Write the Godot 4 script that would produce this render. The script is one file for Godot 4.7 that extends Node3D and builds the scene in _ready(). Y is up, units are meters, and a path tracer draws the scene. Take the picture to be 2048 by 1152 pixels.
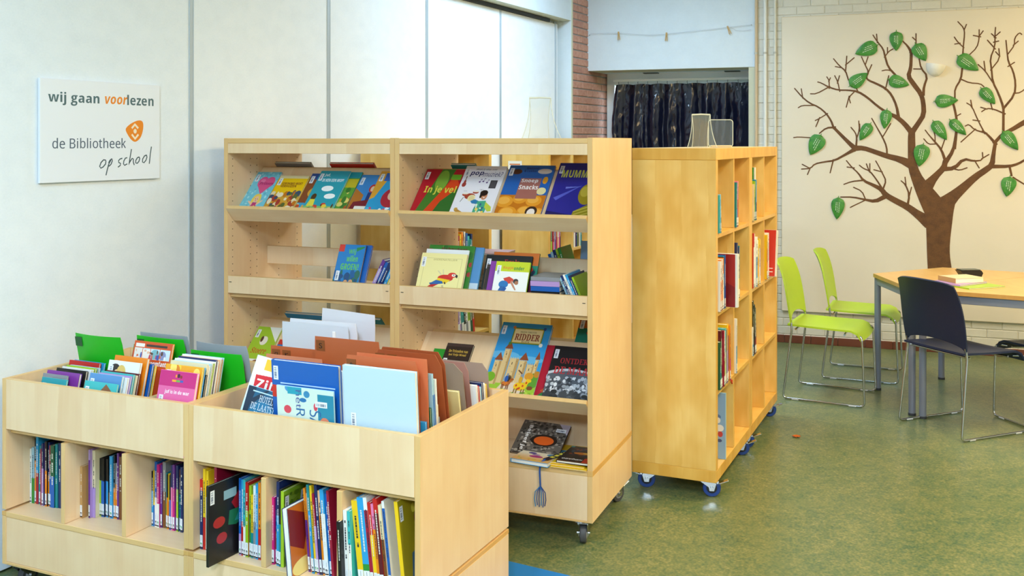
extends Node3D

# ---------------------------------------------------------------- mesh builder
class MB:
	var v := PackedVector3Array()
	var n := PackedVector3Array()
	var uv := PackedVector2Array()
	var col := PackedColorArray()
	var idx := PackedInt32Array()
	var xf := Transform3D()
	var c := Color.WHITE
	var edge := Color.WHITE
	var uo := Vector2.ZERO

	func put(p: Vector3, nn: Vector3, t := Vector2.ZERO) -> int:
		v.append(xf * p); n.append((xf.basis * nn).normalized()); uv.append(t); col.append(c)
		return v.size() - 1

	# corners run counter-clockwise seen from outside
	func quad(a: Vector3, b: Vector3, d: Vector3, e: Vector3, ta := Vector2.ZERO, tb := Vector2(1, 0), td := Vector2(1, 1), te := Vector2(0, 1)) -> void:
		var nn := (b - a).cross(e - a)
		if nn.length_squared() < 1e-18:
			nn = (d - b).cross(a - b)
		nn = nn.normalized()
		var i := put(a, nn, ta); put(b, nn, tb); put(d, nn, td); put(e, nn, te)
		idx.append_array(PackedInt32Array([i, i + 2, i + 1, i, i + 3, i + 2]))

	func tri(a: Vector3, b: Vector3, d: Vector3) -> void:
		var nn := (b - a).cross(d - a).normalized()
		var i := put(a, nn); put(b, nn); put(d, nn)
		idx.append_array(PackedInt32Array([i, i + 2, i + 1]))

	# a box with chamfered edges; texture coordinates in metres / 1.6, grain along the longer way
	func box(at: Vector3, s: Vector3, bev := 0.0, grain_x := false) -> void:
		var h := s * 0.5
		var thin := 0
		if s.y < s[thin]: thin = 1
		if s.z < s[thin]: thin = 2
		bev = minf(bev, minf(h.x, minf(h.y, h.z)) * 0.6)
		var base := c
		for ax in 3:
			var u := (ax + 1) % 3
			var w := (ax + 2) % 3
			c = base if ax == thin else base * edge
			for sg in [-1.0, 1.0]:
				var q := []
				for k in [[-1, -1], [1, -1], [1, 1], [-1, 1]]:
					var p := Vector3.ZERO
					p[ax] = h[ax] * sg
					p[u] = (h[u] - bev) * k[0]
					p[w] = (h[w] - bev) * k[1]
					q.append(p)
				if sg < 0: q.reverse()
				var t := []
				for p in q:
					var a: Vector2
					if ax == 0: a = Vector2(p.z, p.y)
					elif ax == 1: a = Vector2(p.z, p.x)
					else: a = Vector2(p.x, p.y)
					if grain_x and ax == 2: a = Vector2(p.y, p.x)
					t.append(a / 1.6 + uo)
				quad(at + q[0], at + q[1], at + q[2], at + q[3], t[0], t[1], t[2], t[3])
		c = base * edge
		if bev > 0.0:
			for ax in 3:
				var u := (ax + 1) % 3
				var w := (ax + 2) % 3
				for su in [-1.0, 1.0]:
					for sw in [-1.0, 1.0]:
						var q := []
						for k in [[-1, 0], [1, 0], [1, 1], [-1, 1]]:
							var p := Vector3.ZERO
							p[ax] = (h[ax] - bev) * k[0]
							p[u] = (h[u] - (bev if k[1] else 0.0)) * su
							p[w] = (h[w] - (0.0 if k[1] else bev)) * sw
							q.append(p)
						if su * sw > 0: q.reverse()
						quad(at + q[0], at + q[1], at + q[2], at + q[3], uo, uo, uo, uo)
			for sx in [-1.0, 1.0]:
				for sy in [-1.0, 1.0]:
					for sz in [-1.0, 1.0]:
						var a := at + Vector3(h.x * sx, (h.y - bev) * sy, (h.z - bev) * sz)
						var b := at + Vector3((h.x - bev) * sx, h.y * sy, (h.z - bev) * sz)
						var d := at + Vector3((h.x - bev) * sx, (h.y - bev) * sy, h.z * sz)
						if sx * sy * sz > 0: tri(a, b, d)
						else: tri(a, d, b)
		c = base

	func tube(pts: Array, r, sides := 10, cap := true) -> void:
		var rings := []
		var t0: Vector3 = (pts[1] - pts[0]).normalized()
		var side := t0.cross(Vector3.UP if absf(t0.y) < 0.9 else Vector3.RIGHT).normalized()
		for i in pts.size():
			var t: Vector3 = (pts[mini(i + 1, pts.size() - 1)] - pts[maxi(i - 1, 0)]).normalized()
			side = (side - t * side.dot(t)).normalized()
			var up := t.cross(side)
			var rr: float = r[i] if r is Array else r
			var ring := PackedInt32Array()
			for k in sides + 1:
				var a := TAU * k / sides
				var nn := side * cos(a) + up * sin(a)
				ring.append(put(pts[i] + nn * rr, nn, Vector2(float(k) / sides, i)))
			rings.append(ring)
		for i in pts.size() - 1:
			for k in sides:
				var a: int = rings[i][k]; var b: int = rings[i][k + 1]; var d: int = rings[i + 1][k + 1]; var e: int = rings[i + 1][k]
				idx.append_array(PackedInt32Array([a, e, b, b, e, d]))
		if cap:
			for s in [0, pts.size() - 1]:
				var t: Vector3 = (pts[0] - pts[1]).normalized() if s == 0 else (pts[s] - pts[s - 1]).normalized()
				var m := put(pts[s], t)
				var first := -1
				var prev := -1
				for k in sides + 1:
					var src: int = rings[s][k]
					v.append(v[src]); n.append((xf.basis * t).normalized()); uv.append(Vector2.ZERO); col.append(c)
					if prev >= 0:
						idx.append_array(PackedInt32Array([m, v.size() - 1, prev] if s else [m, prev, v.size() - 1]))
					prev = v.size() - 1

	# profile of (radius, height) turned about y
	func lathe(prof: Array, seg := 24, from := 0.0, to := TAU) -> void:
		for i in prof.size() - 1:
			var p: Vector2 = prof[i]; var q: Vector2 = prof[i + 1]
			var d := (q - p).normalized()
			var nr := Vector2(d.y, -d.x)
			for k in seg:
				var a := from + (to - from) * k / seg
				var b := from + (to - from) * (k + 1) / seg
				var ca := Vector3(cos(a), 0, -sin(a)); var cb := Vector3(cos(b), 0, -sin(b))
				var i0 := put(ca * p.x + Vector3.UP * p.y, ca * nr.x + Vector3.UP * nr.y)
				put(cb * p.x + Vector3.UP * p.y, cb * nr.x + Vector3.UP * nr.y)
				put(cb * q.x + Vector3.UP * q.y, cb * nr.x + Vector3.UP * nr.y)
				put(ca * q.x + Vector3.UP * q.y, ca * nr.x + Vector3.UP * nr.y)
				idx.append_array(PackedInt32Array([i0, i0 + 2, i0 + 1, i0, i0 + 3, i0 + 2]))

	# flat outline (counter-clockwise) in x,y given depth from z0 to z1
	func prism(poly: PackedVector2Array, z0: float, z1: float, smooth := false) -> void:
		if Geometry2D.is_polygon_clockwise(poly):
			poly.reverse()
		var b0 := Vector2(1e9, 1e9); var b1 := -b0
		for p in poly:
			b0 = b0.min(p); b1 = b1.max(p)
		var sz := (b1 - b0).max(Vector2(1e-6, 1e-6))
		var tri_i := Geometry2D.triangulate_polygon(poly)
		for side in [0, 1]:
			var nn := Vector3(0, 0, 1 if side else -1)
			var base := v.size()
			for p in poly:
				put(Vector3(p.x, p.y, z1 if side else z0), nn, Vector2((p.x - b0.x) / sz.x, 1.0 - (p.y - b0.y) / sz.y))
			for k in range(0, tri_i.size(), 3):
				var a := poly[tri_i[k]]; var b := poly[tri_i[k + 1]]; var d := poly[tri_i[k + 2]]
				var ccw := (b - a).cross(d - a) > 0
				if ccw == (side == 1):
					idx.append_array(PackedInt32Array([base + tri_i[k], base + tri_i[k + 2], base + tri_i[k + 1]]))
				else:
					idx.append_array(PackedInt32Array([base + tri_i[k], base + tri_i[k + 1], base + tri_i[k + 2]]))
		var bc := c
		c = c * edge
		for k in poly.size():
			var a := poly[k]; var b := poly[(k + 1) % poly.size()]
			quad(Vector3(a.x, a.y, z0), Vector3(b.x, b.y, z0), Vector3(b.x, b.y, z1), Vector3(a.x, a.y, z1), Vector2(0.5, 0.5), Vector2(0.5, 0.5), Vector2(0.5, 0.5), Vector2(0.5, 0.5))
		c = bc

	# a sheet given as rows of points, thickened along its normals
	func shell(g: Array, th: float) -> void:
		var R := g.size(); var C: int = g[0].size()
		var nrm := []
		for i in R:
			var row := []
			for j in C:
				var du: Vector3 = g[i][mini(j + 1, C - 1)] - g[i][maxi(j - 1, 0)]
				var dv: Vector3 = g[mini(i + 1, R - 1)][j] - g[maxi(i - 1, 0)][j]
				row.append(du.cross(dv).normalized())
			nrm.append(row)
		for s in ([1.0, -1.0] if th > 0.0 else [1.0]):
			var base := v.size()
			for i in R:
				for j in C:
					put(g[i][j] + nrm[i][j] * th * 0.5 * s, nrm[i][j] * s, Vector2(float(j) / (C - 1), 1.0 - float(i) / (R - 1)))
			for i in R - 1:
				for j in C - 1:
					var a := base + i * C + j
					if s > 0: idx.append_array(PackedInt32Array([a, a + C + 1, a + 1, a, a + C, a + C + 1]))
					else: idx.append_array(PackedInt32Array([a, a + 1, a + C + 1, a, a + C + 1, a + C]))
		if th > 0.0:
			var ring := []
			for j in C: ring.append([0, j])
			for i in range(1, R): ring.append([i, C - 1])
			for j in range(C - 2, -1, -1): ring.append([R - 1, j])
			for i in range(R - 2, 0, -1): ring.append([i, 0])
			for k in ring.size():
				var p = ring[k]; var q = ring[(k + 1) % ring.size()]
				var P: Vector3 = g[p[0]][p[1]]; var Q: Vector3 = g[q[0]][q[1]]
				var np: Vector3 = nrm[p[0]][p[1]] * th * 0.5; var nq: Vector3 = nrm[q[0]][q[1]] * th * 0.5
				quad(P - np, Q - nq, Q + nq, P + np)

	# flat strip of changing width in x,y (branches, handwriting), from z0 to z1; points are (x, y, width)
	func strip(pts: Array, z0: float, z1: float) -> void:
		var l := []
		var r := []
		for i in pts.size():
			var a: Vector3 = pts[maxi(i - 1, 0)]; var b: Vector3 = pts[mini(i + 1, pts.size() - 1)]
			var d := Vector2(b.x - a.x, b.y - a.y).normalized()
			var nn: Vector2 = Vector2(-d.y, d.x) * pts[i].z * 0.5
			l.append(Vector2(pts[i].x, pts[i].y) + nn); r.append(Vector2(pts[i].x, pts[i].y) - nn)
		for i in pts.size() - 1:
			var f := func(p: Vector2, z: float) -> Vector3: return Vector3(p.x, p.y, z)
			quad(f.call(r[i], z1), f.call(r[i + 1], z1), f.call(l[i + 1], z1), f.call(l[i], z1), r[i], r[i + 1], l[i + 1], l[i])
			quad(f.call(l[i], z0), f.call(l[i], z1), f.call(l[i + 1], z1), f.call(l[i + 1], z0))
			quad(f.call(r[i + 1], z0), f.call(r[i + 1], z1), f.call(r[i], z1), f.call(r[i], z0))
		for e in [0, pts.size() - 1]:
			quad(Vector3(l[e].x, l[e].y, z0), Vector3(r[e].x, r[e].y, z0), Vector3(r[e].x, r[e].y, z1), Vector3(l[e].x, l[e].y, z1))

	func mesh() -> ArrayMesh:
		var a := []
		a.resize(Mesh.ARRAY_MAX)
		a[Mesh.ARRAY_VERTEX] = v; a[Mesh.ARRAY_NORMAL] = n; a[Mesh.ARRAY_TEX_UV] = uv; a[Mesh.ARRAY_COLOR] = col; a[Mesh.ARRAY_INDEX] = idx
		var m := ArrayMesh.new()
		m.add_surface_from_arrays(Mesh.PRIMITIVE_TRIANGLES, a)
		return m


# ---------------------------------------------------------------- scene helpers
var M := {}
var arts := {}
var seed_at := 7
var F_BIN: Transform3D
var F_SHELF: Transform3D
var F_CUBE: Transform3D
var F_BACK: Transform3D
var F_LEFT: Transform3D

const PAL := {"white": "f2f1ec", "cream": "ead9ae", "pale blue": "a9d3e6", "sky blue": "2f9fd8", "blue": "1c5fb4", "navy": "1b2b63", "black": "18181c", "grey": "8f9096", "pink": "ee7fae", "magenta": "d2207e", "purple": "6b2f8e", "lilac": "b795cf", "red": "c9241f", "crimson": "a01636", "orange": "ef8a1c", "yellow": "f4c81e", "lime": "a4c62a", "green": "2f8f3a", "dark green": "1d5a35", "teal": "17878c", "turquoise": "3fb9bb", "brown": "7c4a26", "tan": "c2955c", "maroon": "5f1a24", "olive": "7d8424", "peach": "f1b98b"}


func rnd() -> float:
	seed_at = (seed_at * 1103515245 + 12345) & 0x7fffffff
	return float((seed_at >> 8) & 0xffff) / 65535.0

func lin(hex: String) -> Color:
	return Color.html(PAL[hex] if PAL.has(hex) else hex).srgb_to_linear()

func frame(x: float, z: float, t: float) -> Transform3D:
	return Transform3D(Basis(Vector3.UP, -t), Vector3(x, 0, z))

func at(x: float, y: float, z: float) -> Transform3D:
	return Transform3D(Basis(), Vector3(x, y, z))

func node(called: String, xf: Transform3D, parent: Node = self) -> Node3D:
	var o := Node3D.new()
	o.name = called
	o.transform = xf
	parent.add_child(o, true)
	return o

func put(b: MB, called: String, m: Material, parent: Node = self, xf := Transform3D()) -> MeshInstance3D:
	return put_mesh(b.mesh(), called, m, parent, xf)

func put_mesh(mesh: Mesh, called: String, m: Material, parent: Node = self, xf := Transform3D()) -> MeshInstance3D:
	var o := MeshInstance3D.new()
	o.name = called
	o.mesh = mesh
	o.material_override = m
	o.transform = xf
	parent.add_child(o, true)
	return o

func tag(o: Node, label: String, category: String, group := "") -> Node:
	o.set_meta("label", label)
	o.set_meta("category", category)
	if group: o.set_meta("group", group)
	return o

func thing(called: String, label: String, category: String, xf: Transform3D, group := "") -> Node3D:
	var o := node(called, xf)
	tag(o, label, category, group)
	return o

func structure(o: Node) -> Node:
	o.set_meta("kind", "structure")
	return o

func stuff(o: Node) -> Node:
	o.set_meta("kind", "stuff")
	return o

func board(parent: Node, called: String, centre: Vector3, size: Vector3, m: Material, grain_x := false, bev := 0.0012, tint := Color.WHITE) -> MeshInstance3D:
	var b := MB.new()
	b.edge = M.edge_tint
	b.c = tint
	b.uo = Vector2(rnd(), rnd())
	b.box(Vector3.ZERO, size, bev, grain_x)
	return put(b, called, m, parent, at(centre.x, centre.y, centre.z))

func mat(hex: String, rough := 0.6, metal := 0.0) -> StandardMaterial3D:
	var key := "%s %s %s" % [hex, rough, metal]
	if not M.has(key):
		var m := StandardMaterial3D.new()
		m.albedo_color = Color.html(PAL[hex] if PAL.has(hex) else hex)
		m.roughness = rough
		m.metallic = metal
		m.resource_name = "plain_" + hex.replace(" ", "_")
		M[key] = m
	return M[key]

func textured(called: String, im: Image, rough: float, triplanar := 0.0) -> StandardMaterial3D:
	var m := StandardMaterial3D.new()
	m.albedo_texture = ImageTexture.create_from_image(im)
	m.roughness = rough
	m.resource_name = called
	m.vertex_color_use_as_albedo = true
	if triplanar > 0.0:
		m.uv1_triplanar = true
		m.uv1_world_triplanar = true
		m.uv1_scale = Vector3.ONE * triplanar
	return m

func noise(freq: float, sd: int, octaves := 3) -> FastNoiseLite:
	var f := FastNoiseLite.new()
	f.noise_type = FastNoiseLite.TYPE_SIMPLEX_SMOOTH
	f.frequency = freq
	f.seed = sd
	f.fractal_octaves = octaves
	return f

func seamless(freq: float, sd: int, size: int, octaves := 3) -> PackedByteArray:
	var im := noise(freq, sd, octaves).get_seamless_image(size, size)
	im.convert(Image.FORMAT_L8)
	return im.get_data()

# maple laminate: streaks along v, staves some 12 cm wide of slightly differing tone, soft cloudy figure
func wood_image(light: Color, dark: Color, stave: float, figure: float, sd: int, streak := 1.0) -> Image:
	var S := 768
	var fine := noise(0.11, sd, 2)
	var mid := noise(0.028, sd + 1, 2)
	var cloud := noise(0.011, sd + 2, 3)
	var out := PackedByteArray()
	out.resize(S * S * 3)
	var tone := []
	for k in 16: tone.append(rnd() - 0.5)
	var i := 0
	for y in S:
		var yy := absf(y - S * 0.5)
		for x in S:
			var wx := x + 6.0 * cloud.get_noise_2d(x * 0.6, yy * 0.35)
			var k := int(wx / 56.0) % 14
			var t: float = 0.5 + 0.20 * streak * fine.get_noise_2d(wx, yy * 0.035) + 0.16 * streak * mid.get_noise_2d(wx, yy * 0.12 + k * 90.0) + figure * cloud.get_noise_2d(x, yy * 0.55 + k * 300.0) + stave * tone[k]
			var c := dark.lerp(light, clampf(t, 0.0, 1.0))
			out[i] = int(c.r * 255.0); out[i + 1] = int(c.g * 255.0); out[i + 2] = int(c.b * 255.0)
			i += 3
	return Image.create_from_data(S, S, false, Image.FORMAT_RGB8, out)

func blend_image(size: int, fs: Array, ramp: Array) -> Image:
	var layers := []
	for f in fs: layers.append([seamless(f[0], f[1], size, 3), f[2]])
	var out := PackedByteArray()
	out.resize(size * size * 3)
	for i in size * size:
		var t := 0.0
		for l in layers: t += (l[0][i] / 255.0) * l[1]
		t = clampf(t, 0.0, 0.999) * (ramp.size() - 1)
		var k := int(t)
		var c: Color = ramp[k].lerp(ramp[k + 1], t - k)
		out[i * 3] = int(c.r * 255.0); out[i * 3 + 1] = int(c.g * 255.0); out[i * 3 + 2] = int(c.b * 255.0)
	return Image.create_from_data(size, size, false, Image.FORMAT_RGB8, out)

func ell(im: Image, cx: float, cy: float, rx: float, ry: float, c: Color, k1 := 1.0) -> void:
	cx *= k1; cy *= k1; rx *= k1; ry *= k1
	for y in range(maxi(0, int(cy - ry)), mini(im.get_height(), int(cy + ry) + 1)):
		var k := 1.0 - pow((y - cy) / ry, 2.0)
		if k > 0.0:
			var w := rx * sqrt(k)
			var x0 := maxi(0, int(cx - w)); var x1 := mini(im.get_width(), int(cx + w) + 1)
			if x1 > x0: im.fill_rect(Rect2i(x0, y, x1 - x0, 1), c)

func pol(im: Image, raw: Array, c: Color, k1 := 1.0) -> void:
	var pts := []
	for p in raw: pts.append([p[0] * k1, p[1] * k1])
	var lo := 1e9; var hi := -1e9
	for p in pts:
		lo = minf(lo, p[1]); hi = maxf(hi, p[1])
	for y in range(maxi(0, int(lo)), mini(im.get_height(), int(hi) + 1)):
		var xs := []
		for k in pts.size():
			var a = pts[k]; var b = pts[(k + 1) % pts.size()]
			var ya: float = a[1]; var yb: float = b[1]
			if (ya <= y) != (yb <= y): xs.append(a[0] + (b[0] - a[0]) * (y - ya) / (yb - ya))
		xs.sort()
		for k in range(0, xs.size() - 1, 2):
			var x0 := maxi(0, int(xs[k])); var x1 := mini(im.get_width(), int(xs[k + 1]) + 1)
			if x1 > x0: im.fill_rect(Rect2i(x0, y, x1 - x0, 1), c)

func rec(im: Image, x: float, y: float, w: float, h: float, c: Color, k1 := 1.0) -> void:
	im.fill_rect(Rect2i(int(x * k1), int(y * k1), maxi(1, int(w * k1)), maxi(1, int(ceil(h * k1)))), c)

func lettering(parent: Node, words: String, x: float, y: float, w: float, h: float, z: float, m: Material, fonts := "Droid Sans", bold := true, slant := 0.0, roll := 0.0) -> MeshInstance3D:
	var f := SystemFont.new()
	f.font_names = PackedStringArray([fonts])
	f.font_weight = 700 if bold else 400
	var t := TextMesh.new()
	t.text = words
	t.font = f
	t.font_size = 48
	t.pixel_size = 0.01
	t.depth = 0.004
	t.curve_step = 3.0
	var bb := t.get_aabb()
	var sx := w / maxf(bb.size.x, 1e-4); var sy := h / maxf(bb.size.y, 1e-4)
	var b := Basis(Vector3(sx, 0, 0), Vector3(slant * sy, sy, 0), Vector3(0, 0, 0.06))
	b = Basis(Vector3(0, 0, 1), roll) * b
	var o := put_mesh(t, "lettering", m, parent, Transform3D(b, Vector3(x, y, z) - b * bb.position))
	return o


func _ready() -> void:
	# camera: level, lens shifted down (the photograph has upright verticals)
	var cam := Camera3D.new()
	cam.name = "camera"
	cam.projection = Camera3D.PROJECTION_FRUSTUM
	cam.near = 0.1
	cam.far = 60.0
	cam.size = 0.1 * 1152.0 / 2020.0
	cam.frustum_offset = Vector2(0.0, -0.1 * 293.0 / 2020.0)
	cam.position = Vector3(0, 1.6, 0)
	add_child(cam)
	# sky and exposure
	var env := Environment.new()
	var sky := Sky.new()
	var sm := ProceduralSkyMaterial.new()
	sm.sky_top_color = Color(0.62, 0.76, 0.92)
	sm.sky_horizon_color = Color(0.86, 0.92, 0.96)
	sm.ground_bottom_color = Color(0.30, 0.34, 0.28)
	sm.ground_horizon_color = Color(0.62, 0.66, 0.62)
	sm.sky_energy_multiplier = 2.2
	sky.sky_material = sm
	env.background_mode = Environment.BG_SKY
	env.sky = sky
	env.tonemap_mode = Environment.TONE_MAPPER_LINEAR
	env.tonemap_exposure = 3.0
	env.sdfgi_enabled = true
	env.ssao_enabled = true
	env.ssil_enabled = true
	var we := WorldEnvironment.new()
	we.name = "world"
	we.environment = env
	add_child(we)
	# unseen lamps: cool ones added as fill and for daylight, warm ones over the reading corner (x, z, turn, colour, energy, width, length)
	var lamps := [
		[-0.3, 2.0, 1.1084, SOFT, 10.0, 1.2, 0.6, "unseen fill light panel added behind the viewer"],
		[-1.15, -1.2, 1.1084, COOL, 3.0, 1.2, 0.6, "unseen cool light panel added to brighten the partition by the sign"],
		[0.7, -6.5, 1.1084, COOL, 1.9, 1.2, 0.6, "unseen cool light panel added near the brick pier in place of daylight"],
		[2.0, -0.6, 1.1084, WARM, 4.4, 1.2, 0.6, "warm ceiling lamp panel right of the book bin"],
		[2.6, -4.2, 1.1084, WARM, 2.8, 1.2, 0.6, "warm ceiling lamp panel above the open floor"],
		[4.4, -5.6, 1.1084, WARM, 2.0, 1.2, 0.6, "warm ceiling lamp panel above the reading table"],
	]

	F_BIN = frame(-1.8309, -3.6261, 0.4293)
	F_SHELF = frame(-1.3122, -4.5984, 0.3726)
	F_CUBE = frame(0.9065, -4.4847, 0.423 - PI / 2)
	F_BACK = frame(1.957, -8.135, 0.345)
	F_LEFT = frame(-3.007, -1.499, -1.1084)
	_materials()
	for l in lamps: _unseen_lamp(l)
	_room()
	_bin()
	_tall_shelves()
	_cube_shelves()
	_wall_cases()
	_table_and_chairs()
	_mural()
	_sign()
	_tray_books()
	_bin_row_books()
	_shelf_books()
	_cube_books()
	_small_things()


const COOL := Color(0.76, 0.89, 1.0)
const SOFT := Color(0.84, 0.92, 1.0)
const WARM := Color(1.0, 0.88, 0.66)

func _materials() -> void:
	M.edge_tint = Color(0.90, 0.80, 0.56)
	M.wood = textured("maple_laminate", wood_image(Color("f7ddb6"), Color("e8c294"), 0.30, 0.34, 11, 0.5), 0.38)
	M.birch = textured("birch_veneer", wood_image(Color("f4d080"), Color("e2b258"), 0.18, 0.85, 31, 0.45), 0.34)
	var lino := textured("linoleum", blend_image(1024, [[0.010, 3, 0.24], [0.045, 4, 0.36], [0.12, 5, 0.55]], [Color("28483a"), Color("3c5a48"), Color("566e4e"), Color("6e7a50"), Color("888a5c"), Color("a09c70")]), 0.30, 0.55)
	lino.metallic_specular = 0.5
	M.lino = lino
	M.panel_white = textured("woven_vinyl", blend_image(512, [[0.02, 8, 0.5], [0.22, 9, 0.5]], [Color("e1e9f1"), Color("eaf1f8"), Color("f2f7fc")]), 0.6, 0.9)
	M.plaster = textured("plaster", blend_image(256, [[0.03, 12, 0.6], [0.2, 13, 0.4]], [Color("d3dde4"), Color("dde7ee")]), 0.8, 0.8)
	M.cream_panel = textured("cream_board", blend_image(256, [[0.012, 14, 1.0]], [Color("dfd5c2"), Color("e6dccb")]), 0.7, 0.5)
	M.brick = textured("brick_clay", blend_image(256, [[0.03, 15, 0.5], [0.18, 16, 0.5]], [Color("9a6a58"), Color("b98270"), Color("cda08c"), Color("a87866")]), 0.85, 3.0)
	M.white_brick = textured("painted_brick", blend_image(256, [[0.03, 17, 0.5], [0.2, 18, 0.5]], [Color("d6d2c6"), Color("e4e0d4")]), 0.75, 2.0)
	M.bark = textured("painted_bark", blend_image(256, [[0.02, 19, 0.6], [0.16, 20, 0.4]], [Color("452a14"), Color("5c3a1c"), Color("704a24"), Color("4e3018")]), 0.7, 2.2)
	var cv := StandardMaterial3D.new()
	cv.vertex_color_use_as_albedo = true
	cv.roughness = 0.32
	cv.resource_name = "laminated_cover"
	M.cover = cv
	var pg := StandardMaterial3D.new()
	pg.vertex_color_use_as_albedo = true
	pg.roughness = 0.85
	pg.resource_name = "paper"
	M.pages = pg
	var bc := Image.create_empty(32, 80, false, Image.FORMAT_RGB8)
	bc.fill(Color("eef0f4"))
	for i in 60:
		if rnd() > 0.42: bc.fill_rect(Rect2i(6, 10 + i, 15, 1), Color("4a5672"))
	M.barcode = textured("barcode", bc, 0.5)
	for k in 3:
		var s := Image.create_empty(24, 96, false, Image.FORMAT_RGB8)
		s.fill(Color("eceef2"))
		ell(s, 12, 62, 8, 7, [Color("222226"), Color("222226"), Color("2c9a48")][k])
		ell(s, 15, 60, 3, 3, Color("eceef2"))
		s.fill_rect(Rect2i(4, 74, 16, 3), Color("3a3a44"))
		s.fill_rect(Rect2i(11, 8, 2, 34), Color("8a8c98"))
		s.fill_rect(Rect2i(0, 86, 24, 10), Color("2a2a30"))
		M["sticker_%d" % k] = textured("spine_sticker_print", s, 0.5)
	M.birch_top = textured("beech_tabletop", wood_image(Color("e6bd78"), Color("d0a05a"), 0.05, 0.35, 51), 0.33, 0.6)
	M.steel = mat("c9cace", 0.18, 1.0)
	M.dark_steel = mat("6e7078", 0.35, 0.9)
	M.grey_paint = mat("8c90a2", 0.4, 0.3)
	var ac := StandardMaterial3D.new()
	ac.albedo_color = Color(0.95, 0.98, 0.97, 0.035)
	ac.transparency = BaseMaterial3D.TRANSPARENCY_ALPHA
	ac.roughness = 0.06
	ac.resource_name = "clear_acrylic"
	M.acrylic = ac
	var gl := StandardMaterial3D.new()
	gl.albedo_color = Color(0.96, 1.0, 0.98, 0.06)
	gl.transparency = BaseMaterial3D.TRANSPARENCY_ALPHA
	gl.roughness = 0.02
	gl.resource_name = "window_glass"
	M.glass = gl

func _unseen_lamp(l: Array) -> void:
	var o := thing("unseen_lamp", l[7], "lamp", Transform3D(Basis(Vector3.UP, l[2]), Vector3(l[0], 3.2, l[1])))
	var b := MB.new()
	for q in [[Vector3(0, -0.03, l[6] * 0.5 + 0.015), Vector3(l[5] + 0.06, 0.06, 0.03)], [Vector3(0, -0.03, -l[6] * 0.5 - 0.015), Vector3(l[5] + 0.06, 0.06, 0.03)], [Vector3(l[5] * 0.5 + 0.015, -0.03, 0), Vector3(0.03, 0.06, l[6])], [Vector3(-l[5] * 0.5 - 0.015, -0.03, 0), Vector3(0.03, 0.06, l[6])]]:
		b.box(q[0], q[1], 0.003)
	put(b, "lamp_frame", mat("e8e8e6", 0.5), o)
	var e := StandardMaterial3D.new()
	e.albedo_color = Color(0.9, 0.9, 0.9)
	e.emission_enabled = true
	e.emission = l[3]
	e.emission_energy_multiplier = 1.6
	e.resource_name = "lamp_diffuser"
	var d := MB.new()
	d.box(Vector3(0, -0.035, 0), Vector3(l[5], 0.03, l[6]), 0.002)
	put(d, "lamp_diffuser", e, o)
	var a := AreaLight3D.new()
	a.name = "lamp_light"
	a.area_size = Vector2(l[5], l[6])
	a.light_color = l[3]
	a.light_energy = l[4]
	a.area_range = 20.0
	a.shadow_enabled = true
	a.transform = Transform3D(Basis(Vector3.RIGHT, -PI / 2), Vector3(0, -0.056, 0))
	o.add_child(a)

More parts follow.
